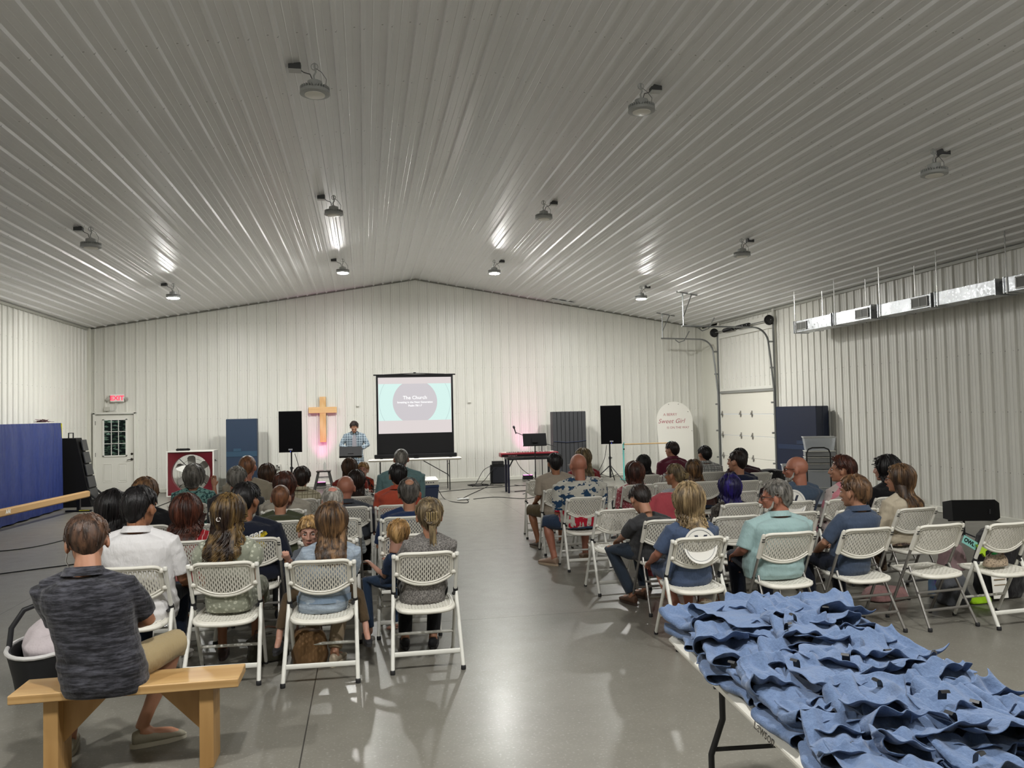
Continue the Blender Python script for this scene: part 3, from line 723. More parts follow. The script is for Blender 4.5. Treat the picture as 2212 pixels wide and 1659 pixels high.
def mic_stand():
    r = thing('microphone_stand', 'black boom microphone stand behind the keyboard', 'microphone stand', (4.02, 17.35, 0))
    m = MB(); m.tube([(0, .75, .02), (0, .75, 1.06)], .010, 8); m.build('pole', M_blk2, r)
    m = MB(); m.tube([(.34, .75, .98), (0, .75, 1.08), (-.62, .75, 1.34)], .008, 8); m.build('boom', M_blk2, r)
    m = MB(); M = Matrix.Translation((-.62, .75, 1.36)) @ Matrix.Rotation(-.3, 4, 'Y'); m.lathe([(.012, -.06), (.014, .06), (.026, .08), (.028, .11), (.016, .135)], 14, M=M); m.build('microphone', M_blk2, r)
    for k in range(3): a = radians(90+120*k); m = MB(); m.tube([(0, .75, .12), (.28*cos(a), .75+.28*sin(a), .015)], .008, 6); m.build('leg', M_blk2, r)
mic_stand()
def amp():
    r = thing('bass_amplifier', 'black amplifier cabinet on the floor left of the keyboard', 'amplifier', (3.36, 20.2, 0), radians(-6))
    m = MB(); m.box((0, 0, .235), (.46, .36, .45), ch=.012); m.build('cabinet', M_blk, r)
    m = MB(); m.box((.02, -.183, .22), (.40, .006, .40)); m.build('grille', mat('amp_grille', '#0a0d18', .7), r, 0)
    m = MB(); m.box((-.235, 0, .22), (.01, .3, .38)); m.build('side_panel', mat('amp_grey', '#6e6f70', .5), r)
    b = thing('mixer_rack', 'small black mixer unit with plugs on top of the amplifier', 'mixer', (3.32, 20.2, .462), radians(-6))
    m = MB(); m.box((0, 0, .05), (.30, .25, .10), ch=.008); m.build('case', M_blk2, b)
    m = MB(); 
    for i in range(6): m.lathe([(.008, 0), (.008, .02)], 8, M=Matrix.Translation((-.1+i*.04, -.127, .055)) @ Matrix.Rotation(pi/2, 4, 'X'))
    m.build('knobs', M_chr, b)
amp()
def cable(pts, label, r=.007, c=None):
    m = MB(); P = [Vector(p) for p in pts]; q = []
    for i in range(len(P)-1):
        a, b = P[max(i-1, 0)], P[i]; c2, d = P[i+1], P[min(i+2, len(P)-1)]
        for k in range(6):
            t = k/6; q.append(.5*((2*b)+(c2-a)*t+(2*a-5*b+4*c2-d)*t*t+(-a+3*b-3*c2+d)*t**3))
    q.append(P[-1]); m.tube(q, r, 6); tag(m.build('cable', c or M_blk), label, 'cable', 'cables on the stage floor')
z = .008
cable([(1.5, 17.0, .2), (1.62, 16.9, z), (1.75, 16.2, z), (2.0, 16.0, z), (2.05, 16.6, z), (1.9, 16.9, z)], 'black cable looping from the projector onto the floor')
cable([(1.9, 16.5, z), (2.2, 17.4, z), (2.8, 19.0, z), (3.1, 20.0, z), (3.15, 20.2, .15), (3.25, 20.0, .4)], 'black cable running from the power strip up to the mixer')
cable([(2.2, 16.6, z), (2.7, 16.8, z), (3.2, 16.3, z), (3.6, 16.6, z), (4.1, 16.9, z)], 'black cable across the floor in front of the keyboard legs')
cable([(1.4, 18.2, z), (2.0, 18.6, z), (2.6, 18.9, z), (3.3, 19.1, z), (4.2, 19.3, z)], 'black cable across the floor behind the cooler')
cable([(2.5, 19.9, z), (2.7, 19.6, z), (3.0, 19.75, z), (2.8, 20.0, z), (2.5, 19.85, z), (2.7, 19.5, z), (3.1, 19.6, z)], 'coiled black cable heap beside the amplifier', .012)
cable([(3.1, 20.0, .45), (2.9, 19.9, .35), (2.7, 19.8, .05), (2.55, 19.4, z)], 'thin dark cable drooping from the mixer to the cable heap')
cable([(3.2, 20.0, .42), (2.95, 19.85, .15), (2.85, 19.8, z), (3.3, 19.4, z)], 'dark cable hanging over the side of the amplifier')
cable([(3.3, 17.6, .75), (3.5, 17.9, .5), (4.0, 18.4, .15), (4.1, 20.3, .05)], 'dark cable hanging from the keyboard to the stage light')
cable([(4.2, 17.8, .72), (4.15, 18.0, .4), (4.3, 18.4, z), (3.6, 19.4, z)], 'dark cable hanging under the right end of the keyboard')
cable([(3.3, 17.8, z), (3.8, 18.0, z), (4.3, 18.2, z), (4.8, 18.6, z)], 'dark cable lying under the keyboard stand')
cable([(-1.62, 19.2, .95), (-1.5, 19.3, .5), (-1.4, 19.6, z), (-.9, 20.2, z), (-.2, 19.8, z), (.4, 19.5, z)], 'dark cable hanging from the left loudspeaker and running along the wall')
cable([(5.92, 19.2, .93), (5.85, 19.3, .5), (5.5, 19.3, z), (5.3, 19.8, z)], 'dark cable hanging from the right loudspeaker')
m = MB(); m.box((1.98, 16.55, .02), (.28, .07, .035), rot=(0, 0, .5), ch=.006); tag(m.build('power_strip', M_lt), 'white power strip on the floor right of the cooler', 'power strip')
for i, (x, z, lb) in enumerate(((-.18, 2.06, 'small white wall sensor between the cross and the screen'), (2.72, 2.10, 'small white wall sensor right of the screen'))):
    m = MB(); m.box((x, YB-.045, z), (.07, .04, .05), ch=.006); tag(m.build('wall_sensor', M_wht), lb, 'sensor')
# arched sign board
def arch_sign():
    r = thing('arched_sign_board', 'tall white arched board with pink lettering leaning by the roll-up door', 'sign', (8.22, 20.30, 0), radians(-4))
    R = .50; o = [(-R*.93, 0), (R*.93, 0)]+[(R*cos(a), 1.5+R*sin(a)) for a in [pi*i/32 for i in range(33)]]
    tl = Matrix.Rotation(radians(-5), 4, 'X'); m = MB(); m.prism(o, -.012, .012, M=tl); b = m.build('board', mat('board_white', '#e2e0d8', .4), r, 30)
    pk = mat('sign_pink', '#a85f66', .6)
    for tx, sz, x, z, sh in (('A BERRY', .10, -.12, 1.62, 0), ('Sweet Girl', .17, -.10, 1.42, .35), ('IS ON THE WAY', .085, .08, 1.27, 0)):
        text(tx, sz, 'lettering', pk, r, tl @ Matrix.Translation((x, -.0135, z)) @ FRONT, .0005, shear=sh)
    m = MB()
    for x, z in ((.12, 1.93), (.38, 1.72), (.46, 1.2), (-.15, 1.93)): m.lathe([(.012, 0), (.008, .01)], 8, M=tl @ Matrix.Translation((x, -.012, z)) @ Matrix.Rotation(pi/2, 4, 'X'))
    m.build('fixings', M_chr, r)
    m = MB(); m.tube([(.3, .135, 1.3), (.3, .46, .01)], .015, 6); m.build('rear_strut', mat('dark_strut', '#3b3b3b', .5), r)
arch_sign()
def barre():
    r = thing('ballet_barre', 'portable ballet barre with turquoise legs and a wooden rail', 'barre', (7.1, 19.6, 0), radians(2))
    tq = mat('turquoise_metal', '#6fc7c0', .4)
    m = MB(); m.tube([(-.62, 0, .92), (.62, 0, .92)], .017, 10); m.build('rail', mat('rail_wood', '#cfae7c', .5), r)
    for s in (-1, 1):
        m = MB(); m.tube([(s*.62, 0, .05), (s*.62, 0, .93)], .022, 8); m.tube([(s*.62, -.25, .02), (s*.62, .25, .02)], .02, 8); m.tube([(s*.62, -.06, .97), (s*.62, 0, .9)], .014, 6); m.build('leg', tq, r)
        m = MB(); m.tube([(s*.62, -.03, .8), (s*.62, -.05, .8)], .02, 8); m.build('knob', M_blk, r)
barre()
# roll-up door in the right wall
def rollup():
    r = bpy.data.objects.new('door_2', None); COL.objects.link(r); struct(r)
    x = XR-.02; ym = (GY0+GY1)/2; w = GY1-GY0; wd = mat('door_white', '#e0ddd2', .4)
    for i in range(4): m = MB(); m.box((x+.02, ym, .27+i*.545), (.05, w-.04, .54), ch=.006); m.build('door_panel', wd, r)
    m = MB(); m.box((x-.02, ym, 2.2), (.05, w, .06), ch=.004); m.build('weather_strip', mat('strip_grey', '#8d8d88', .5), r)
    hg = mat('hinge_grey', '#8e8c86', .4, .4)
    for z in (.545, 1.09, 1.635):
        for y in (GY0+.06, ym-.25, ym+.35, GY1-.06):
            m = MB(); m.prism([(-.05, -.02), (.05, -.02), (.012, .0), (.0, .04), (-.012, 0)], 0, .04, M=Matrix.Translation((x-.01, y, z)) @ Matrix.Rotation(pi/2, 4, 'Z')); m.box((x-.015, y, z), (.02, .03, .16)); m.build('hinge', hg, r)
    for k, y in enumerate((GY0, GY1)):
        m = MB(); m.box((XR-.03, y, HE/2), (.06, .09, HE), ch=.005); struct(m.build('trim_%d' % (7+k), M_wht))
    m = MB(); m.box((XR-.03, ym, 3.78), (.05, w, .30), ch=.004); m.box((XR-.025, ym, 2.27), (.03, w, .07)); struct(m.build('trim_9', M_wht))
    gv = mat('galvanised', '#8a8c8c', .35, .75)
    for k, y in enumerate((GY0-.03, GY1+.03)):
        t = thing('door_track', 'galvanised curved %s track of the roll-up door' % ('near' if k == 0 else 'far'), 'track', (0, 0, 0))
        pts = [(XR-.10, y, .02), (XR-.10, y, 2.2), (XR-.16, y, 2.9), (XR-.20, y, 3.25)]+[(XR-.20-.38*(1-cos(a)), y, 3.25+.38*sin(a)) for a in [pi/2*i/8 for i in range(1, 9)]]
        ex = 2.1 if k == 0 else 1.45; pts.append((XR-.58-ex+.38, y, 3.66))
        m = MB(); m.tube(pts, .026, 6, flat=.8); m.build('rail', gv, t)
        m = MB(); m.box((XR-.07, y, 1.95), (.02, .06, 3.8)); m.build('angle_post', gv, t)
        for z in (.5, 1.2, 1.9, 2.7, 3.3): m = MB(); m.box((XR-.12, y, z), (.12, .03, .04)); m.build('bracket', gv, t)
        ex2 = XR-.58-ex+.42; m = MB(); zr = roof(ex2)-.03
        m.tube([(ex2, y, 3.66), (ex2, y, zr)], .014, 4); m.tube([(ex2, y, 3.85), (ex2+.22, y, zr-.02)], .012, 4); m.box((ex2+.1, y, zr-.01), (.5, .04, .02), rot=(0, math.atan(SLOPE), 0)); m.build('hanger', gv, t)
        m = MB(); m.tube([(ex2+.35, y, 3.62), (ex2+.45, y, 3.55), (ex2+.6, y, 3.6), (ex2+.75, y, 3.85)], .014, 6); m.build('bumper_spring', gv, t)
    s = thing('torsion_spring_shaft', 'steel torsion shaft with black springs and cable drums above the roll-up door', 'door mechanism', (XR-.16, 0, 3.80))
    m = MB(); m.tube([(0, GY0-.1, 0), (0, GY1+.1, 0)], .013, 8); m.build('shaft', gv, s)
    m = MB(); 
    for a, b in ((17.9, 18.6), (18.75, 19.3)):
        for i in range(int((b-a)/.012)): pass
        m.tube([(.035*cos(i*.9), a+(b-a)*i/90, .035*sin(i*.9)) for i in range(91)], .02, 5)
    m.build('spring', M_blk2, s)
    for y in (GY0-.02, GY1+.02): m = MB(); m.lathe([(.05, -.05), (.11, -.04), (.12, 0), (.09, .01), (.09, .05), (.05, .06)], 20, M=Matrix.Translation((0, y, 0)) @ Matrix.Rotation(pi/2, 4, 'X')); m.build('cable_drum', M_blk2, s)
rollup()
# ceiling access hatch
m = MB(); M = Matrix.Translation((5.2, 20.55, roof(5.2)-.04)) @ Matrix.Rotation(math.atan(SLOPE), 4, 'Y'); m.box((0, 0, 0), (.6, .28, .03), ch=.004, M=M); m.lathe([(.03, -.03), (.03, 0)], 10, M=M)
tag(m.build('ceiling_speaker_plate', M_lt), 'pale rectangular plate on the ceiling edge above the back wall', 'plate')
# ducts
def ducts():
    g = NT('galvanised_sheet'); p = g.pos(); n = g.noise(p, 2.5, 2); g.bs(Base_Color=lin('#b9bcbf'), Metallic=.9, Roughness=g.ramp(g.noise(p, 25, 2), -.1, 1.6)); g.bump(n, .5, .03)
    gr = mat('grille_dark', '#55554f', .5); x0 = 8.68; z0 = 3.30
    spans = [(14.98, 13.62), (13.58, 12.42), (12.26, 10.93), (10.87, 9.64), (9.52, 8.0), (7.95, 6.4), (6.35, 4.8)]
    lab = ['farthest away, grille at its far end', 'second from the roll-up door, brightly shining', 'third from the roll-up door', 'crumpled and very shiny, without a grille', 'fifth from the roll-up door, with a dark grille', 'sixth, near the viewer', 'last one, beside the viewer']
    for k, (a, b) in enumerate(spans):
        r = thing('air_duct', 'galvanised duct section along the right wall, '+lab[k], 'duct', (x0, (a+b)/2, z0), 0, 'air duct run along the right wall'); L = a-b-.03
        zt = .23 if k < 2 else .21
        m = MB(); m.box((.15, 0, zt/2), (.32, L, zt), ch=.004); m.build('duct_body', g.m, r, 20)
        for s in (-1, 1): m = MB(); m.box((.15, s*L/2, zt/2), (.345, .02, zt+.025), ch=.003); m.build('flange', g.m, r, 20)
        gy = {0: L/2-.3, 1: -L/2+.25, 2: -L/2+.25, 4: L/2-.4}.get(k)
        if gy is not None:
            m = MB(); m.box((-.016, gy, zt/2), (.012, .36, .16)); m.build('vent_grille', gr, r, 0)
            m = MB(); 
            for c, d in (((-.024, gy, zt/2+.075), (.01, .38, .015)), ((-.024, gy, zt/2-.075), (.01, .38, .015)), ((-.024, gy-.18, zt/2), (.01, .015, .16)), ((-.024, gy+.18, zt/2), (.01, .015, .16)), ((-.024, gy, zt/2), (.01, .01, .16))): m.box(c, d)
            m.build('vent_frame', M_lt, r, 0)
        for q, xx in ((.42, -.02), (.12, .33)):
            yy = L/2-.06 if q > .3 else L/2-.5
            m = MB(); m.tube([(xx, yy, -.01), (xx, yy, roof(x0+xx)-z0-.035)], .011, 5, flat=.5); m.tube([(xx, yy, -.012), (.15, yy, -.012)], .011, 4, flat=.5); m.build('hanger_strap', M_chr, r)
ducts()
# left wall gear
def left_side():
    t = NT('blue_drape_vinyl'); p = t.pos(); n = t.noise(p, 3, 3, .5, sc=(1, 4, .8)); t.bs(Base_Color=t.mix(n, lin('#18275a'), lin('#22336f')), Roughness=.42); t.bump(n, .8, .05)
    r = thing('padded_wall_mat', 'big royal blue padded mat standing along the left wall', 'gym mat', (-6.25, 14.9, 0))
    m = MB(); m.box((-.05, 0, .9), (.26, 6.0, 1.74), ch=.03); m.build('pad', t.m, r)
    m = MB(); N = 60; pts = []
    for i in range(N+1): y = -3+6*i/N; pts.append((.12+.022*sin(i*1.1)+.012*sin(i*2.7), y))
    m.add([(x, y, .03) for x, y in pts]+[(x*.6+.03, y, 1.55) for x, y in pts]+[(.08, y, 1.78) for x, y in pts], [(i, i+1, i+N+2, i+N+1) for i in range(N)]+[(i+N+1, i+N+2, i+2*N+3, i+2*N+2) for i in range(N)]); m.build('drape', t.m, r)
    m = MB(); m.box((.1, 2.95, 1.62), (.02, .02, .3)); m.build('yellow_tape', mat('tape_yellow', '#d6cf3d', .5), r)
    m = MB(); random.seed(9)
    for i in range(14):
        a = [Vector((-6.3+random.uniform(-.1, .1), 17.3+random.uniform(-.3, .3), 1.80+random.uniform(0, .06))) for _ in range(4)]; m.tube(a, .004, 5)
    tag(m.build('wire_tangle', mat('tangle_red', '#5b3038', .5)), 'small tangle of thin dark red wire on top of the blue mat', 'wire')
    b = thing('balance_beam', 'low tan balance beam running along the blue mat', 'balance beam', (-5.86, 15.2, 0), radians(-6))
    m = MB(); m.box((0, 0, .32), (.10, 5.0, .13), ch=.02); m.build('beam', mat('beam_suede', '#a8875a', .8, nz=.05), b)
    text('AAI', .09, 'logo', M_wht, b, Matrix.Translation((.052, -.55, .30)) @ Matrix.Rotation(pi/2, 4, 'Z') @ FRONT, .001, bold=.004)
    for y in (-1.9, 2.1):
        m = MB(); m.box((0, y, .13), (.06, .06, .26)); m.box((0, y, .02), (.5, .07, .035), ch=.006); m.build('leg', M_blk2, b)
        m = MB(); m.box((.12, y-.036, .03), (.2, .004, .014)); m.build('stripe', MC['tape_yellow'], b)
    k = thing('folded_springboard', 'black folded gym apparatus leaning beside the end of the blue mat', 'gym apparatus', (-6.1, 18.55, 0))
    m = MB(); m.loft([[(-.3, a, z), (.1+(1.4-z)*.22, a, z), (.1+(1.4-z)*.22, b2, z), (-.3, b2, z)] for z, a, b2 in ((.0, -.35, .30), (1.45, -.30, .05))]); m.build('body', M_blk, k, 20)
    m = MB()
    for i in range(5): m.box((.36-.045*i, -.05, .25+.26*i), (.03, .5-.05*i, .24), ch=.006, rot=(0, -.2, 0))
    m.build('panel', mat('panel_black', '#26272a', .4), k)
    for y in (-.3, .3): m = MB(); m.tube([(.1, y, .5), (.62, y, .03)], .022, 8); m.box((.6, y, .02), (.3, .06, .035)); m.build('leg', M_blk2, k)
    m = MB(); m.tube([(-.05, -.3, 1.44), (-.05, -.3, 1.56), (.04, -.3, 1.56), (.04, -.3, 1.44)], .014, 6); m.build('handle', M_blk2, k)
    m = MB(); m.box((.2, .0, .42), (.4, .12, .11), rot=(0, 0, 1.4)); m.build('end_block', MC['beam_suede'], k)
    cable([(-6.5, 11.3, z), (-5.6, 12.2, z), (-4.75, 12.6, z), (-4.4, 14.0, z), (-4.3, 16.0, z), (-4.2, 19.2, z)], 'long black cable lying along the floor beside the beam')
    cable([(-6.4, 9.2, z), (-5.2, 9.9, z), (-4.2, 10.6, z), (-3.2, 11.2, z)], 'black cable crossing the floor at the left, nearest the viewer')
z = .008
left_side()
# right side: bins, monitor
def bins():
    cl = NT('frosted_plastic'); cl.bs(Base_Color=lin('#dfe3e6'), Roughness=.3, Transmission_Weight=.3, Alpha=.42)
    def tub(x, y, z, w, d, h, label, rim=True):
        r = thing('plastic_bin', label, 'bin', (x, y, z), radians(-25), 'clear storage bins by the right wall'); m = MB(); 
        for (c, dd) in (((0, 0, .006), (w*.86, d*.86, .012)),): m.box(c, dd)
        A, B = w/2, d/2
        o = [(-A, -B), (A, -B), (A, B), (-A, B)]
        m.loft([[(a*.88, b*.88, 0) for a, b in o], [(a, b, h) for a, b in o], [(a*.96, b*.95, h) for a, b in o], [(a*.85, b*.85, .015) for a, b in o]], caps=False); m.build('tub', cl.m, r, 20)
        m = MB(); q = [(a*1.02, b*1.02, h) for a, b in o]; m.tube(q+[q[0]], .011, 6); m.build('rim', M_lt, r)
    x, y = 8.30, 13.6
    tub(x, y, .0, .55, .42, .30, 'frosted storage bin at the bottom of the stack by the right wall')
    tub(x, y, .31, .55, .42, .30, 'frosted storage bin in the middle of the stack by the right wall')
    tub(x-.28, y+.35, .0, .5, .4, .34, 'frosted storage bin behind the stack, lower one')
    tub(x-.28, y+.35, .35, .5, .4, .34, 'frosted storage bin behind the stack, upper one')
    tub(x+.0, y, .98, .55, .40, .24, 'open clear bin on top of the drawer tower')
    d = thing('drawer_tower', 'white and grey plastic drawer tower under the open clear bin', 'drawers', (x, y, .62), radians(-25))
    for i in range(3):
        m = MB(); m.box((0, 0, .06+i*.115), (.52, .38, .09), ch=.01); m.build('drawer', mat('drawer_grey', '#8d8f90', .35), d)
        m = MB(); m.box((0, 0, .112+i*.115), (.54, .40, .014), ch=.004); m.build('shelf', M_wht, d)
    c = thing('hand_truck', 'dark tubular hand truck frame in front of the plastic bins', 'hand truck', (7.98, 13.1, 0), radians(-25))
    m = MB(); m.tube([(-.2, 0, .0), (-.2, 0, .95), (-.17, 0, 1.02), (-.1, 0, 1.05), (.1, 0, 1.05), (.17, 0, 1.02), (.2, 0, .95), (.2, 0, 0)], .013, 8); m.build('frame', M_blk2, c)
    m = MB(); m.box((0, .1, .01), (.42, .25, .015)); m.build('toe_plate', M_blk2, c)
    for s in (-1, 1): m = MB(); m.lathe([(.09, -.02), (.10, -.015), (.10, .015), (.09, .02)], 18, M=Matrix.Translation((s*.24, -.06, .1)) @ Matrix.Rotation(pi/2, 4, 'Y')); m.build('wheel', M_rub, c)
bins()
def floor_monitor():
    r = thing('loudspeaker', 'black wedge loudspeaker lying sideways on a low stand by the right wall', 'speaker', (7.80, 9.25, .27), radians(-14))
    m = MB(); m.loft([[(-.30, y, z) for y, z in ((-.14, .0), (.14, .0), (.14, .22), (-.12, .27))], [(.24, y, z) for y, z in ((-.14, .0), (.14, .0), (.14, .22), (-.12, .27))], [(.31, y, z) for y, z in ((-.10, .03), (.12, .03), (.12, .2), (-.09, .22))]]); m.build('cabinet', M_blk, r, 20)
    m = MB(); m.box((.16, -.145, .12), (.02, .006, .06)); m.build('badge', mat('badge_dim', '#2a2a2e', .4), r)
    s = thing('speaker_stand', 'low black stand under the wedge loudspeaker by the right wall', 'stand', (7.80, 9.25, 0), radians(-14))
    m = MB(); m.tube([(-.1, 0, .26), (-.1, 0, .03)], .014, 8); m.tube([(-.3, 0, .262), (.2, 0, .262)], .012, 8); m.build('pole', M_blk2, s)
    for sx in (-.28, .08): m = MB(); m.tube([(-.1, 0, .1), (sx, -.12, .012)], .01, 6); m.build('leg', M_blk2, s)
floor_monitor()
for i, (y, zz, lb) in enumerate(((7.2, 1.22, 'small grey wall box high on the right wall at the picture edge'),)):
    m = MB(); m.box((XR-.06, y, zz), (.03, .07, .11), ch=.004); tag(m.build('wall_switch', M_lt), lb, 'switch')
# ------------------------------------------------------------------ people
def skin(name, col):
    if name in MC: return MC[name]
    t = NT(name); p = t.pos(); n = t.noise(p, 14, 3); c = lin(col)
    t.bs(Base_Color=t.mix(n, [c[0]*.9, c[1]*.86, c[2]*.84, 1], [min(1, c[0]*1.08), c[1]*1.06, c[2]*1.05, 1]), Roughness=.5, Subsurface_Weight=.12, Subsurface_Radius=(1, .35, .2), Subsurface_Scale=.012)
    t.bump(t.noise(p, 160, 2), .12, .002); MC[name] = t.m; return t.m
def hairmat(name, c1, c2=None, rough=.42):
    if name in MC: return MC[name]
    t = NT(name); p = t.pos(); n = t.noise(p, 38, 4, .6, sc=(1, 1, .14)); a = lin(c1); b = lin(c2) if c2 else [v*1.9 for v in a[:3]]+[1]
    t.bs(Base_Color=t.mix(t.ramp(n, .38, .62), [v*.4 for v in a[:3]]+[1], t.mix(t.ramp(t.noise(p, 9, 2, sc=(1, 1, .3)), .4, .6), a, b)), Roughness=rough, Specular_IOR_Level=.35)
    t.bump(t.noise(p, 110, 3, .6, sc=(1, 1, .12)), .55, .006); MC[name] = t.m; return t.m
def cloth(name, c1, kind='plain', c2=None, c3=None, sc=1.0, rough=.85):
    if name in MC: return MC[name]
    t = NT(name); p = t.pos(); x, y, z = t.xyz(p); a = lin(c1); b = lin(c2 or '#ffffff'); d = lin(c3 or c2 or '#ffffff')
    n = t.noise(p, 5*sc, 3); base = t.mix(n, [v*.9 for v in a[:3]]+[1], a)
    def band(v, per, w):
        return t.math('LESS_THAN', t.math('PINGPONG', t.math('ADD', v, 10), per/2), w/2)
    if kind == 'heather':
        h = t.noise(p, 42*sc, 3, .7, sc=(.25, .25, 1.6)); base = t.mix(t.ramp(h, .42, .72), base, b)
    elif kind == 'mottle':
        h = t.noise(p, 90*sc, 3, .7); base = t.mix(t.ramp(h, .4, .62), base, b)
    elif kind == 'plaid':
        m1 = t.math('MAXIMUM', band(x, .06*sc, .012*sc), band(z, .06*sc, .012*sc)); m2 = t.math('MAXIMUM', band(t.math('ADD', x, .03*sc), .12*sc, .006*sc), band(t.math('ADD', z, .03*sc), .12*sc, .006*sc))
        base = t.mix(t.math('MULTIPLY', m1, .7), base, b); base = t.mix(t.math('MULTIPLY', m2, .8), base, d)
    elif kind == 'vstripe': base = t.mix(t.math('MULTIPLY', band(x, .034*sc, .0035*sc), .8), base, b)
    elif kind == 'dots':
        v = t.n('ShaderNodeTexVoronoi', {'Vector': p, 'Scale': 40*sc}); base = t.mix(t.math('LESS_THAN', v.outputs[0], .33), base, b)
    elif kind == 'floral':
        v = t.n('ShaderNodeTexVoronoi', {'Vector': p, 'Scale': 16*sc}); n4 = t.noise(p, 11*sc, 3)
        base = t.mix(t.math('GREATER_THAN', n4, .56), base, b); base = t.mix(t.math('LESS_THAN', v.outputs[0], .2), base, d)
    elif kind == 'leaf':
        v = t.noise(p, 34*sc, 4, .75); base = t.mix(t.ramp(v, .47, .52), base, b)
    elif kind == 'tiedye':
        n4 = t.noise(p, 9, 3, .6, sc=(1, 1, 1.6)); top = t.mix(t.math('GREATER_THAN', t.math('ADD', n4, t.math('MULTIPLY', t.math('GREATER_THAN', z, .70), .06)), .585), base, b)
        n5 = t.noise(p, 15, 3, .6, sc=(1.2, 1.2, .18)); bot = t.mix(t.math('GREATER_THAN', n5, .52), base, d)
        base = t.mix(t.math('GREATER_THAN', z, .66), bot, top)
    elif kind == 'leopard':
        v = t.n('ShaderNodeTexVoronoi', {'Vector': p, 'Scale': 34*sc}); r = t.math('MULTIPLY', t.math('GREATER_THAN', v.outputs[0], .25), t.math('LESS_THAN', v.outputs[0], .42)); base = t.mix(t.math('MULTIPLY', r, t.math('GREATER_THAN', t.noise(p, 60*sc, 2), .45)), base, b)
    t.bs(Base_Color=base, Roughness=rough, Specular_IOR_Level=.2, Sheen_Weight=.15)
    f = t.noise(p, 7, 4, .6, sc=(1, 1, .55)); g = t.noise(p, 260, 2)
    t.bump(t.math('ADD', f, t.math('MULTIPLY', g, .05)), .75, .035); MC[name] = t.m; return t.m
SK = dict(light=('skin_light', '#a67960'), pale=('skin_pale', '#b58a78'), tan=('skin_tan', '#96674a'), brown=('skin_brown', '#7a4c35'), red=('skin_ruddy', '#9c6753'))
HC = dict(black=('#0d0b0c', '#1c181a'), dark=('#1e1512', '#33231c'), brown=('#3d2a1f', '#5c4130'), mid=('#513a29', '#7d5c3d'), auburn=('#3a1f17', '#5e3324'), ginger=('#6b4630', '#8a5d3e'),
          blonde=('#6d5a40', '#b59d76'), dkblonde=('#5c4c38', '#92805f'), grey=('#57534e', '#86827b'), white=('#a9a49b', '#d0ccc4'), wavy=('#2c1d17', '#7c6238'), purple=('#18123f', '#2a1c78'), ltbrown=('#3f2e22', '#80603f'), child=('#9b7648', '#c7a26c'), salt=('#3a3633', '#67625c'))
def hm(k): return hairmat('hair_'+k, *HC[k])
def E(mb, c, r, M): mb.ell((0, 0, 0), r, M=M @ Matrix.Translation(c), n=16, rings=10)
def head_parts(mb, M, hs, beard=False, female=False):
    S = M @ Matrix.Scale(hs, 4)
    E(mb, (0, -.012, .022), (.076, .094, .088), S); E(mb, (0, .012, -.03), (.062, .078, .075), S)
    E(mb, (0, .03, -.065), (.045 if female else .050, .052, .042), S); E(mb, (0, .066, -.088), (.022, .02, .018), S)
    mb.tube([(0, .084, .022), (0, .099, -.005), (0, .108, -.026), (0, .09, -.034)], [.009, .011, .014, .01], 8, M=S)
    for s in (-1, 1):
        E(mb, (s*.012, .093, -.030), (.010, .012, .008), S); E(mb, (s*.034, .066, -.018), (.022, .02, .018), S)
        E(mb, (s*.080, -.004, -.012), (.011, .020, .032), S @ Matrix.Rotation(0, 4, 'Z')); E(mb, (s*.030, .078, .022), (.024, .012, .008), S)
    E(mb, (0, .086, -.058), (.022, .012, .008), S)
    mb.tube([(0, -.03, -.05), (0, -.033, -.16)], [.050 if not female else .043, .047 if not female else .042], 14, M=S)
def eyes(M, hs, root, body, iris='#3b4a3a'):
    S = M @ Matrix.Scale(hs, 4)
    for s in (-1, 1):
        m = MB(); E(m, (s*.030, .079, .006), (.0125, .008, .0055), S); e = m.build('eye', mat('eye_white', '#c9c3bd', .25), root)
        m = MB(); E(m, (s*.030, .0855, .0055), (.0058, .003, .0052), S); m.build('iris', mat('iris_dark', '#1d1712', .2), e)
    m = MB(); m.tube([(-.021, .094, -.0575), (0, .099, -.055), (.021, .094, -.0575)], [.002, .0052, .002], 8, M=S, flat=.8); m.build('mouth', mat('lip', '#9a5248', .45), root)
    for s in (-1, 1):
        m = MB(); m.tube([(s*.014, .091, .024), (s*.032, .089, .030), (s*.048, .078, .025)], [.0025, .0035, .0015], 6, M=S); m.build('eyebrow', mat('brow_brown', '#3a281e', .8), root)
def glasses(M, hs, root, col='#141214'):
    S = M @ Matrix.Scale(hs, 4); m = MB()
    for s in (-1, 1):
        m.tube([(s*.033+.023*cos(a), .100-.006*abs(cos(a)), .006+.018*sin(a)) for a in [2*pi*i/16 for i in range(17)]], .0022, 6, M=S)
        m.tube([(s*.056, .096, .012), (s*.078, .06, .012), (s*.082, .0, .008), (s*.080, -.014, -.004)], .0022, 6, M=S)
    m.tube([(-.010, .103, .010), (.010, .103, .010)], .002, 6, M=S); m.build('glasses', mat('glasses_'+col.strip('#'), col, .3), root)
